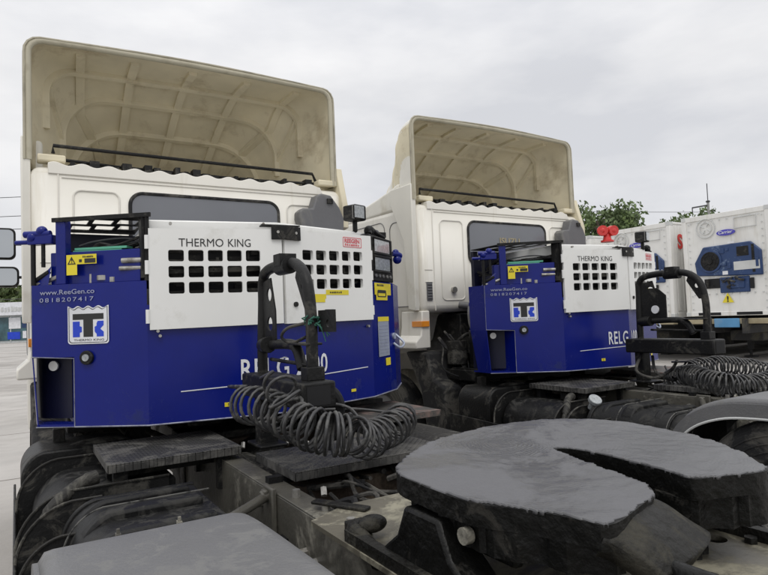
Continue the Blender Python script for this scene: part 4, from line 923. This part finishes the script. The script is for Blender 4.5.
    # lower right grab handle
    k = MB(); k.tube(smoothpath([wrap(4, .36, 1.47, .0), wrap(4, .37, 1.44, .045), wrap(5, .03, 1.47, .06), wrap(5, .05, 1.53, .0)]), .008, 8); k.cyl(wrap(4, .36, 1.52, .0), wrap(4, .36, 1.52, .012), .022, n=20); k.build('grab_handle', 'plate', G)
    # mounting feet
    k = MB()
    for x in (-.95, -.35, .35, .95): k.box((x-.04, -1.0 if abs(x) > .5 else -1.2, 1.142), (x+.04, -.2, 1.151))
    build_each(k, 'mounting_foot', 'black', G)
    return G

gen = build_generator()
tag(gen, 'near blue and white truck generator lettered RELG 2500, on the left truck', 'generator', 'blue generator units behind the cabs')
gen2 = copy_tree(gen); place2(gen2, GB)
tag(gen2, 'farther blue and white truck generator on the middle truck, in front of the red horn', 'generator', 'blue generator units behind the cabs')
def relg(txt, g_, s=.462):
    me = text2d(txt, .105, .72, .0020, spacing=1.12)
    xs = [v.co.x for v in me.vertices]; f_ = .548/(max(xs)-min(xs)) if txt == 'RELG 2500' else .545/(max(xs)-min(xs)); x0 = min(xs)
    for v in me.vertices: v.co.x = (v.co.x-x0)*f_
    o = link('model_lettering', wrapmesh(me, 2, s, 1.349, .0046), 'wtext', None, smooth=0); o.parent = g_; o.matrix_parent_inverse = Matrix.Translation(-Vector(GB))
    # keep the letters climbing slightly with the coach line
relg('RELG 2500', gen); relg('RELG 100015', gen2)

# ================================================================== COILED HOSES
def coil(path, rad, tube, turns, ph=0, lead=None, seed=1, squash=1.):
    rs = random.Random(seed); k = MB(); n = turns*18; C_ = [tuple(p) for p in path]; pts = []
    prev = None
    for i in range(n+1):
        t = i/n; p = Vector(catmull(C_, t)); q = Vector(catmull(C_, min(1, t+.004))); q0 = Vector(catmull(C_, max(0, t-.004)))
        tan = (q-q0).normalized()
        if prev is None: prev = Vector((0, 0, 1))
        u = (prev-tan*prev.dot(tan)).normalized(); prev = u; v = tan.cross(u)
        a = 2*math.pi*turns*t+ph; rr = rad*(1+.10*noise.noise(Vector((t*turns*.7, seed, 0)))+.03*math.sin(t*turns*1.9))
        off = u*math.cos(a)*rr*squash+v*math.sin(a)*rr
        pts.append(p+off+tan*.012*noise.noise(Vector((t*turns*1.3, 5, seed)))+Vector((0, 0, -.01*noise.noise(Vector((t*9, seed, 3))))))
    if lead: 
        A, B = lead; pre = [Vector(p) for p in A]; post = [Vector(p) for p in B]
        if pre: pts = smoothpath(pre+[pts[0]], 20)[:-1]+pts
        if post: pts = pts+smoothpath([pts[-1]]+post, 20)[1:]
    k.tube(pts, tube, 7); return k
def hoses(base2=False):
    L = []
    c = coil([at(247, 404, 0, -.40), at(272, 410, 0, -.38), at(300, 424, 0, -.34), at(325, 433, 0, -.28), at(348, 435, 0, -.20)], .076, .0072, 17, 0, ([(-.22, -1.75, 1.32), (-.36, -1.62, 1.34)], []), 2)
    o = c.build('coiled_air_hose', 'hose', smooth=60); L.append(o)
    c = coil([at(352, 434, 1, -2.40), at(366, 440, 1, -2.36), at(384, 432, 1, -2.26), at(398, 424, 1, -2.12), at(402, 418, 1, -1.98)], .072, .0072, 13, 1.4, ([(-.13, -2.26, 1.30), (-.05, -2.30, 1.27)], [(.2, -1.9, 1.2), (0, -1.85, 1.22), (-.12, -1.9, 1.31)]), 9)
    o = c.build('coiled_air_hose', 'hose', smooth=60); L.append(o)
    c = coil([at(279, 382, 0, -.37), at(284, 396, 0, -.38), at(290, 412, 0, -.36), at(300, 424, 0, -.34)], .060, .0070, 5, .5, ([(-.285, -1.86, 1.39)], []), 17)
    o = c.build('coiled_air_hose', 'hose', smooth=60); L.append(o)
    k = MB(); k.tube(smoothpath([(-.14, -2.20, 1.38), (-.09, -2.24, 1.33), (-.07, -2.24, 1.26), (-.10, -2.22, 1.18), (-.12, -2.2, 1.1)]), .022, 10)
    o = k.build('electric_cable', 'rubber'); L.append(o)
    return L
H = hoses()
for o, l in zip(H, ('large slack dark coil hose sagging under the near hose rack beam', 'right hand coil of the near hose rack, lying over the tread plate', 'small upright coil hung on the left face of the near rack beam')):
    tag(o, l, 'air hose', 'coiled hoses of the near truck')
tag(H[3], 'thick black cable bent over the open end of the near rack beam', 'cable')
k = coil([at(672, 380, 1, -1.62), at(690, 376, 1, -1.80), at(708, 381, 1, -2.0), at(730, 386, 1, -2.15), at(756, 386, 1, -2.2), at(785, 377, 1, -2.15)], .080, .0078, 34, 0, ([at(665, 366, 1, -1.5), at(668, 372, 1, -1.55)], []), 31)
o1 = k.build('coiled_air_hose', 'hose', smooth=60)
k = coil([at(690, 371, 1, -1.72), at(716, 366, 1, -1.78), at(745, 368, 1, -1.82), at(782, 374, 1, -1.9)], .074, .0078, 24, 0, ([at(672, 362, 1, -1.5)], []), 37)
o2 = k.build('coiled_air_hose', 'hose', smooth=60)
k = MB(); k.tube(smoothpath([(-.22, -1.70, 1.28), (-.33, -1.72, 1.15), (-.30, -1.85, 1.10), (-.25, -1.96, 1.16), (-.3, -2.05, 1.24)]), .012, 8); k.tube(smoothpath([(-.2, -1.78, 1.26), (-.28, -1.86, 1.14), (-.2, -1.95, 1.08), (-.26, -2.0, 1.12)]), .012, 8); o3 = k.build('electric_cable', 'rubber')
for o in (o3,): o.location = D2; o.rotation_euler = (0, 0, ROT2)
tag(o1, 'long coil hose heaped in front, under the far hose rack beam', 'air hose', 'coiled hoses of the far truck')
tag(o2, 'shorter coil hose lying behind the long one, under the far rack beam', 'air hose', 'coiled hoses of the far truck')
tag(o3, 'loose black cable looped at the foot of the far hose rack', 'cable')
# green twine knotted to the near hoop
k = MB(); random.seed(8)
for i in range(9):
    a = [Vector((-.19+random.uniform(-.033, .033), -2.24+random.uniform(-.033, .033), 1.65+random.uniform(-.025, .02))) for _ in range(5)]; k.tube(smoothpath(a, 16), .003, 5)
for i in range(4): k.tube(smoothpath([(-.19, -2.24, 1.65), (-.19+random.uniform(.02, .04), -2.28, 1.62), (-.17+random.uniform(0, .04), -2.29, 1.575+random.uniform(-.02, .02))], 12), .002, 5)
tag(k.build('twine', 'twine'), 'green plastic twine knotted round the near hoop', 'twine')
k = MB(); k.tube(smoothpath([(-.20, -2.22, 1.64), (-.24, -2.10, 1.62), (-.25, -2.05, 1.58), (-.22, -2.09, 1.555), (-.20, -2.20, 1.58)]), .007, 8); tag(k.build('cable_loop', 'rubber'), 'thin dark cable looped beside the green twine on the near hoop', 'cable')
# socket plate on the far hoop
k = MB(); k.prism([(-.21, y, z) for y, z in ((-1.72, 1.80), (-1.86, 1.80), (-1.93, 1.74), (-1.93, 1.55), (-1.72, 1.55))], (.01, 0, 0)); sp_ = k.build('socket_plate', 'black')
k = MB(); k.cyl((-.212, -1.84, 1.63), (-.222, -1.84, 1.63), .032, n=24); sk = k.build('socket_lens', 'wtext')
sk.parent = sp_
sp_.location = D2; sp_.rotation_euler = (0, 0, ROT2)
tag(sp_, 'black socket plate with a round white disc on the far hoop', 'bracket')

# red twin horn behind the far generator
HO = Vector((4.30, -.75, 2.22))
E_ = empty('air_horn', HO); 
pr_ = at(607, 234, 0, 4.30)
hb = pr_
LOC[E_.name] = tuple(hb); E_.location = hb
k = MB(); k.cyl(hb+Vector((0, 0, -.08)), hb+Vector((0, 0, .0)), .05, .035, n=20); k.cyl(hb+Vector((0, 0, -.09)), hb+Vector((0, 0, -.07)), .07, n=20); k.build('horn_base', 'red', E_)
for s_ in (-1, 1):
    c_ = hb+rt*(.05*s_)+Vector((0, 0, .035)); k = MB()
    k.ball(c_, .058, (1, 1, 1)); k.cyl(c_, c_-fwd*.05+rt*(.012*s_), .03, .056, n=24); k.build('horn_bell', 'red', E_)
tag(E_, 'red twin horn standing on the right side of the far generator', 'horn')

# ================================================================== CONTAINERS ON TRAILERS
def container(x0, y0, L, z0, unit=True, name='reefer_container'):
    """front face in the plane x = x0, from y0 (near) to y0+2.44 (far)."""
    y1 = y0+2.44; z1 = z0+2.9
    C_ = empty(name, (x0, y0+1.22, z0))
    k = MB(); k.box((x0+.02, y0+.02, z0+.10), (x0+L-.02, y1-.02, z1-.06)); b_ = k.build('container_body', 'contwhite', C_)
    k = MB()
    for i in range(int(L/.28)): k.box((x0+.25+i*.28, y0+.006, z0+.2), (x0+.36+i*.28, y0+.021, z1-.12))
    build_each(k, 'side_corrugation', 'contwhite', b_)
    k = MB()
    for y in (y0, y1-.12): k.box((x0-.01, y, z0), (x0+.14, y+.12, z1))
    k.box((x0-.005, y0+.12, z1-.14), (x0+.12, y1-.12, z1)); k.box((x0-.005, y0+.12, z0), (x0+.12, y1-.12, z0+.12)); k.box((x0+.1, y0, z1-.07), (x0+L, y0+.08, z1)); k.box((x0+.1, y0, z0), (x0+L, y0+.08, z0+.14))
    fr = k.build('corner_frame', 'contwhite', C_, bevel=.01)
    k = MB()
    for y in (y0-.005, y1-.115):
        for z in (z0, z1-.11): k.box((x0-.02, y, z), (x0+.16, y+.13, z+.115))
    build_each(k, 'corner_casting', 'contgrey', fr, bevel=.008)
    k = MB()
    for i in range(14):
        z = z0+.2+i*.19
        for y in (y0+.2, y1-.2): k.cyl((x0-.004, y, z), (x0-.016, y, z), .022, n=8)
    for i in range(10): k.cyl((x0-.004, y0+.28+i*.21, z1-.2), (x0-.016, y0+.28+i*.21, z1-.2), .022, n=8); k.cyl((x0+.015, y0+.28+i*.21, z0+.62), (x0-.004, y0+.28+i*.21, z0+.62), .022, n=8)
    build_each(k, 'rivet', 'contgrey', fr)
    k = MB(); k.box((x0+.005, y0+.3, z0-.001), (x0+.06, y0+.95, z0+.12)); k.box((x0-.012, y0+.33, z0+.02), (x0-.006, y0+1.0, z0+.10)); k.box((x0-.012, y1-1.0, z0+.02), (x0-.006, y1-.35, z0+.10)); build_each(k, 'fork_pocket', 'hole', fr)
    if unit:
        f = lambda u, z: Vector((x0, y1-u*2.44, z0+z*2.9))    # u from the left as seen
        o = [(.14, .53), (.25, .68), (.79, .69), (.90, .60), (.90, .37), (.70, .375), (.16, .40)]
        k = MB(); k.prism([f(u, z)+Vector((-.05, 0, 0)) for u, z in o], (.08, 0, 0)); u_ = k.build('cooling_unit', 'reef', C_, bevel=.03)
        k = MB(); k.box(f(.42, .22)-Vector((.02, 0, 0)), f(.75, .37)+Vector((.04, 0, 0))); k.box(f(.50, .26)-Vector((.05, 0, 0)), f(.70, .345)); build_each(k, 'compressor_bay', 'reef', u_, bevel=.02)
        k = MB(); k.box(f(.24, .27)-Vector((.012, 0, 0)), f(.42, .365)); k.box(f(.76, .25)-Vector((.03, 0, 0)), f(.80, .35)); build_each(k, 'bay_opening', 'hole', u_)
        k = MB(); c_ = f(.335, .535); k.cyl(c_-Vector((.055, 0, 0)), c_-Vector((.075, 0, 0)), .33, n=40); fan = k.build('fan_ring', 'reef', u_, bevel=.01)
        k = MB(); k.cyl(c_-Vector((.076, 0, 0)), c_-Vector((.08, 0, 0)), .27, n=40); k.build('fan_opening', 'hole', fan)
        k = MB(); 
        for i in range(9):
            a = 2*math.pi*i/9; k.tube([c_-Vector((.083, 0, 0)), c_-Vector((.083, 0, 0))+Vector((0, .26*math.cos(a), .26*math.sin(a)))], .009, 5)
        for r_ in (.09, .17, .25): k.tube([c_-Vector((.083, 0, 0))+Vector((0, r_*math.cos(a), r_*math.sin(a))) for a in np.linspace(0, 2*math.pi, 28, endpoint=False)], .008, 5, closed=True)
        k.cyl(c_-Vector((.08, 0, 0)), c_-Vector((.10, 0, 0)), .08, n=20); k.build('fan_guard', 'black', fan)
        k = MB(); k.box(f(.60, .43)-Vector((.058, 0, 0)), f(.88, .51)-Vector((.05, 0, 0))); k.build('data_plate', 'contgrey', u_)
        k = MB(); k.box(f(.64, .56)-Vector((.058, 0, 0)), f(.77, .65)-Vector((.05, 0, 0))); k.box(f(.80, .40)-Vector((.056, 0, 0)), f(.83, .66)-Vector((.05, 0, 0))); build_each(k, 'controller_window', 'black', u_, bevel=.01)
        k = MB(); k.box(f(.47, .395)-Vector((.058, 0, 0)), f(.53, .43)-Vector((.05, 0, 0))); k.box(f(.55, .69)-Vector((.058, 0, 0)), f(.62, .705)-Vector((.05, 0, 0))); build_each(k, 'unit_sticker', 'wtext', u_)
        k = MB(); random.seed(int(y0*7))
        for i in range(9):
            u0 = random.uniform(.24, .78); z0_ = random.uniform(.25, .36); k.tube(smoothpath([f(u0, z0_)-Vector((.05, 0, 0)), f(u0+random.uniform(-.05, .05), z0_+random.uniform(-.03, .04))-Vector((.09, 0, 0)), f(u0+random.uniform(-.1, .1), z0_+random.uniform(-.04, .04))-Vector((.05, 0, 0))], 12), random.choice((.012, .02, .03)), 6)
        build_each(k, 'refrigerant_pipe', 'dusty', u_)
        k = MB()
        for u0, z0_, w0, h0 in ((.45, .60, .05, .05), (.52, .62, .03, .03), (.46, .48, .06, .04), (.53, .45, .04, .06), (.84, .45, .03, .08)): k.box(f(u0, z0_)-Vector((.07, 0, 0)), f(u0+w0, z0_+h0)-Vector((.05, 0, 0)))
        build_each(k, 'access_cover', 'reef', u_, bevel=.008)
        # oval maker badge
        k = MB(); c_ = f(.525, .80); k.prism([c_+Vector((-.004, .26*math.cos(a), .085*math.sin(a))) for a in np.linspace(0, 2*math.pi, 36, endpoint=False)], (-.02, 0, 0)); ov = k.build('oval_badge', mat('badge_blue', (.07, .06, .42), .4), C_)
        me = text2d('Carrier', .085, 1.05, .001, thick=.004, shear=.25); xs = [v.co.x for v in me.vertices]
        for v in me.vertices: v.co.x -= (max(xs)+min(xs))/2
        xf(me, Matrix(((0, 0, -1, c_.x-.028), (-1, 0, 0, c_.y), (0, 1, 0, c_.z-.03), (0, 0, 0, 1)))); link('badge_lettering', me, 'wtext', ov, smooth=0)
        # embossed round mark and rectangle
        k = MB(); c_ = f(.29, .865)
        for r_ in (.17, .27): k.tube([c_+Vector((-.004, r_*math.cos(a), r_*math.sin(a))) for a in np.linspace(0, 2*math.pi, 36, endpoint=False)], .013, 5, closed=True)
        for a in (.5, 2.1, 3.7, 5.2): k.tube([c_+Vector((-.004, .05*math.cos(a), .05*math.sin(a))), c_+Vector((-.004, .16*math.cos(a), .16*math.sin(a)))], .014, 5)
        a_, b2 = f(.62, .83), f(.86, .93); k.tube([(x0-.004, a_.y, a_.z), (x0-.004, b2.y, a_.z), (x0-.004, b2.y, b2.z), (x0-.004, a_.y, b2.z)], .013, 5, closed=True); build_each(k, 'pressed_mark', 'contgrey', C_)
        # warning triangle
        c_ = f(.50, .165); k = MB(); k.prism([c_+Vector((-.006, .16, -.11)), c_+Vector((-.006, -.16, -.11)), c_+Vector((-.006, 0, .16))], (-.006, 0, 0)); w_ = k.build('warning_triangle', 'yellow', C_)
        me = text2d('!', .15, 1.3, .006, thick=.004); xs = [v.co.x for v in me.vertices]
        for v in me.vertices: v.co.x -= (max(xs)+min(xs))/2
        xf(me, Matrix(((0, 0, -1, c_.x-.016), (-1, 0, 0, c_.y), (0, 1, 0, c_.z-.085), (0, 0, 0, 1)))); link('warning_print', me, 'text', w_, smooth=0)
    return C_
CX = 15.67; CZ = 1.33
c1 = container(CX, 3.62, 11.9, CZ)
tag(c1, 'white refrigerated container at the right edge with an exposed blue cooling unit', 'container', 'white containers on trailers')
c2_ = container(CX-.05, 6.42, 11.9, CZ-.02)
tag(c2_, 'white container marked with a red S, next left of the rightmost one', 'container', 'white containers on trailers')
c3_ = container(CX-.1, 9.35, 11.9, CZ-.05)
tag(c3_, 'white container mostly hidden behind the far generator, left of the one marked S', 'container', 'white containers on trailers')
# red S on the near long side of the second container
me = text2d('S', .42, .9, .02, thick=.01); xf(me, Matrix(((1, 0, 0, CX+.30), (0, 0, 1, 6.42-.002), (0, 1, 0, CZ+2.08), (0, 0, 0, 1))))
link('side_lettering', me, 'red', c2_, smooth=0)

def trailer(x0, yc, label):
    T_ = empty('container_trailer', (x0, yc, 0)); zt = CZ-.06
    k = MB()
    for s_ in (-1, 1): k.box((x0-.2, yc+s_*.5-.07, zt-.42), (x0+11.9, yc+s_*.5+.07, zt-.02))
    for i in range(7): k.box((x0+.1+i*1.9, yc-1.15, zt-.20), (x0+.22+i*1.9, yc+1.15, zt-.02))
    build_each(k, 'main_beam', 'trailer', T_, bevel=.01)
    k = MB(); k.box((x0-.12, yc-1.22, zt-.16), (x0+.12, yc+1.22, zt-.02)); k.build('front_bolster', 'tan', T_, bevel=.01)
    k = MB(); k.box((x0-.16, yc-.35, zt-.26), (x0-.122, yc+.35, zt-.01)); k.build('connector_panel', 'sky_blue', T_, bevel=.02)
    for s_ in (-1, 1):
        k = MB(); k.box((x0+2.3, yc+s_*.72-.07, .25), (x0+2.45, yc+s_*.72+.07, zt-.1)); k.box((x0+2.2, yc+s_*.72-.13, .0), (x0+2.55, yc+s_*.72+.13, .06)); k.cyl((x0+2.37, yc+s_*.72, .06), (x0+2.37, yc+s_*.72, .3), .04); k.build('landing_leg', 'trailer', T_, bevel=.01)
    for xx in (8.6, 9.9, 11.2):
        for s_ in (-1, 1):
            k = MB(); k.cyl((x0+xx, yc+s_*.75, .5), (x0+xx, yc+s_*1.18, .5), .5, n=40); w_ = k.build('wheel', 'rubber', T_, bevel=.05, seg=3)
            k = MB(); k.cyl((x0+xx, yc+s_*1.181, .5), (x0+xx, yc+s_*1.19, .5), .28, n=28); k.build('rim', 'grey', w_)
    k = MB(); k.box((x0+3.2, yc-1.15, .35), (x0+6.2, yc-.6, 1.0)); k.box((x0+3.0, yc+.5, .35), (x0+5.6, yc+1.15, 1.0)); k.box((x0+.8, yc-.45, .6), (x0+1.9, yc+.45, .9)); k.box((x0+7.0, yc-.55, .3), (x0+11.0, yc+.55, .85)); build_each(k, 'underbody_filler', 'trailer', T_, bevel=.02)  # dark boxes added to blacken the space beneath the container
    k = MB(); k.box((x0+12.0, yc-1.2, .35), (x0+12.1, yc+1.2, 1.3)); k.build('rear_bumper', 'trailer', T_)
    tag(T_, label, 'trailer', 'container trailers')
trailer(CX, 3.62+1.22, 'dark skeletal trailer with a light blue panel under the rightmost container')
trailer(CX-.05, 6.42+1.22, 'dark skeletal trailer under the container marked with a red S')
trailer(CX-.1, 9.35+1.22, 'dark skeletal trailer under the half hidden container left of the marked one')

# ================================================================== TREES, POLE, WIRES, SHOP
def tree(base, h, cr, seed, label, group='trees behind the containers', leafm='leaf', lean=0, n=2600, leaf=.20, low=.45):
    rs = random.Random(seed); T_ = empty('tree', base); b0 = Vector(base)
    k = MB(); P = [b0, b0+Vector((lean*.2, .1, h*.35)), b0+Vector((lean*.5, -.1, h*.62)), b0+Vector((lean, 0, h*.85))]
    k.tube(smoothpath(P, 16), [.26*h/8*(1-.75*i/16) for i in range(17)], 9)
    tips = []
    for i in range(15):
        t = rs.uniform(.4, .95); s0 = Vector(catmull([tuple(p) for p in P], t)); a = rs.uniform(0, 2*math.pi); L_ = cr*rs.uniform(.5, 1.05)*(1.15-t*.5)
        e_ = s0+Vector((math.cos(a)*L_, math.sin(a)*L_, rs.uniform(.05, .55)*L_+.3)); mid = s0.lerp(e_, .5)+Vector((0, 0, .15*L_))
        k.tube(smoothpath([s0, mid, e_], 8), [.08*h/8*(1-.8*j/8) for j in range(9)], 6); tips += [e_, mid.lerp(e_, .6)]
    k.build('trunk', 'bark', T_)
    tips.append(P[-1])
    b = bmesh.new()
    for q in range(n):
        c0 = rs.choice(tips); r_ = cr*.38*(rs.random()**.45); d = Vector((rs.gauss(0, 1), rs.gauss(0, 1), rs.gauss(0, .75))).normalized()*r_
        c_ = c0+d; a = Vector((rs.gauss(0, 1), rs.gauss(0, 1), rs.gauss(0, .6))).normalized(); u = a.orthogonal().normalized(); w_ = a.cross(u)
        s_ = leaf*rs.uniform(.6, 1.3); u = u*s_; w_ = w_*s_*.5
        vs_ = [b.verts.new(c_+p) for p in (-u, -u*.2+w_, u, -u*.2-w_)]; b.faces.new(vs_)
    me = bpy.data.meshes.new('crown'); b.to_mesh(me); b.free(); link('crown', me, leafm, T_, smooth=0)
    tag(T_, label, 'tree', group)
def gpt(px, dist, z=0):    # ground point at a horizontal distance along a column of the photograph
    d = fwd+rt*((px-384)/FPX); d.z = 0; d.normalize(); return (CAM.x+d.x*dist, CAM.y+d.y*dist, z)
tree(gpt(601, 34), 7.5, 2.3, 3, 'dense green tree beside the right edge of the far deflector', n=4200, leaf=.13)
tree(gpt(614, 36), 6.3, 1.9, 14, 'lower green tree just right of the one at the far deflector', n=3000, leaf=.13)
tree(gpt(682, 42), 7.9, 1.8, 5, 'sparse tree rising behind the container marked S, left of the utility pole', n=1700, leaf=.14)
tree(gpt(718, 48), 9.0, 1.7, 8, 'tree just showing over the right container beside the utility pole', n=1700, leaf=.14)
tree(gpt(738, 50), 9.1, 1.5, 18, 'tree whose top peeps over the right edge of the rightmost container', n=1500, leaf=.14)
tree(gpt(697, 52), 8.9, 1.6, 28, 'small tree top between the sparse tree and the utility pole', n=1400, leaf=.14)
tree(gpt(583, 38), 6.3, 2.0, 33, 'green tree partly hidden by the far deflector edge', n=1800, leaf=.17)

pb = Vector(gpt(713.5, 47)); k = MB(); k.cyl(pb, pb+Vector((0, 0, 8.7)), .12, .08, n=12); P_ = k.build('utility_pole', 'pole')
k = MB(); k.cyl(pb+Vector((0, 0, 8.7)), pb+Vector((0, 0, 10.0)), .028); rr_ = Vector((rt0.x, rt0.y, 0)); k.tube([pb+Vector((0, 0, 8.5)), pb-rr_*1.1+Vector((0, 0, 8.35))], .05); k.tube([pb-rr_*1.1+Vector((0, 0, 8.35)), pb-rr_*1.1+Vector((0, 0, 7.8))], .035); k.ball(pb+Vector((0, 0, 8.75)), .14, (1, 1, .6)); o_ = k.build('crossarm', 'cable', P_)
tag(P_, 'slim grey utility pole with one side arm above the right container', 'pole')
def wire(a, b_, sag, label, r=.02, name='overhead_wire'):
    a = Vector(a); b_ = Vector(b_); k = MB(); k.tube([a.lerp(b_, i/30)-Vector((0, 0, sag*4*(i/30)*(1-i/30))) for i in range(31)], r, 5); tag(k.build(name, 'cable'), label, 'wire', 'overhead wires')
def pixpt(px, py, dist):
    d = fwd+rt*((px-384)/FPX)-upv*((py-287.5)/FPX); return CAM+d*(dist/Vector((d.x, d.y, 0)).length)
wire(pixpt(713, 212, 47), pixpt(480, 209, 62), .1, 'upper thin overhead wire running left from the utility pole', .016)
wire(pixpt(713, 228, 47), pixpt(480, 224, 62), .1, 'lower thin wire between the trees and the utility pole', .014)
for py, dz, lb in ((195, 0, 'topmost of the thin wires left of the near cab'), (214, 0, 'second wire from the top, left of the near cab'), (227, 0, 'third wire from the top, above the lower mirror at the left'), (297, 0, 'lowest wire left of the near cab, just above the shop')):
    d = 45; dirv = (fwd+rt*((13-384)/FPX)-upv*((py-287.5)/FPX)); sc = d/Vector((dirv.x, dirv.y, 0)).length; p = CAM+dirv*sc
    wire(p-rr_*14, p+rr_*9, .15, lb, .022)

# shop far away on the left
def shop():
    base = Vector(gpt(14, 108)); S_ = empty('shop_building', tuple(base))
    dx = rr_.normalized(); dy = Vector((-dx.y, dx.x, 0))
    def q(u, v, z): return base+dx*u+dy*v+Vector((0, 0, z))
    def bx(k, u0, v0, z0, u1, v1, z1): k.prism([q(u0, v0, z0), q(u1, v0, z0), q(u1, v1, z0), q(u0, v1, z0)], (0, 0, z1-z0))
    k = MB(); bx(k, -14, .3, 0, 9, 9, 5.0); k.build('wall', 'shopwall', S_)
    k = MB(); bx(k, -14.3, -.6, 4.15, 9.3, .28, 6.1); sg = k.build('sign_band', 'wtext', S_)
    tm = smudge(13, .8, 26, .04); 
    xf(tm, Matrix(((dx.x, 0, -dy.x, 0), (dx.y, 0, -dy.y, 0), (0, 1, 0, 0), (0, 0, 0, 1)))); xf(tm, Matrix.Translation(q(-8.6, -.64, 4.7))); link('sign_lettering', tm, 'contgrey', sg, smooth=0)
    for i in range(7):
        u = -13+i*3.1; k = MB(); bx(k, u, .20, .3, u+2.8, .29, 3.9); w_ = k.build('shop_window', 'shopglass', S_)
        k = MB(); bx(k, u-.1, .16, .2, u, .30, 4.0); bx(k, u, .16, 3.9, u+2.8, .30, 4.0); k.build('window_frame', 'shopwall', w_)
    for i, (u, z0, u1, z1, m) in enumerate(((-.9, 2.1, .9, 3.8, 'wtext'), (1.1, 2.2, 2.2, 3.7, 'reef'), (-1.1, .5, .8, 1.6, 'logoblue'), (1.2, .6, 2.4, 1.7, 'wtext'), (-5, 1.2, -3.5, 3.4, 'wtext'))):
        k = MB(); bx(k, u, .10, z0, u1, .15, z1); k.build('poster', m, S_)
    tag(S_, 'low shop with a white sign band and posters, far left behind the mirrors', 'building')
shop()
for i, (px, d_, h_, c_) in enumerate(((2, 122, 9.0, 3.8), (10, 126, 9.6, 3.6), (20, 120, 9.2, 3.6), (30, 124, 9.4, 3.8))):
    tree(gpt(px, d_), h_, c_, 60+i, ('leftmost green tree over the far shop roof', 'tall tree over the middle of the shop sign at the far left', 'green tree over the shop sign next to the near cab edge', 'tree by the far shop hidden behind the near cab corner')[i], 'trees behind the shop', 'leaf2', n=1500, leaf=.6)
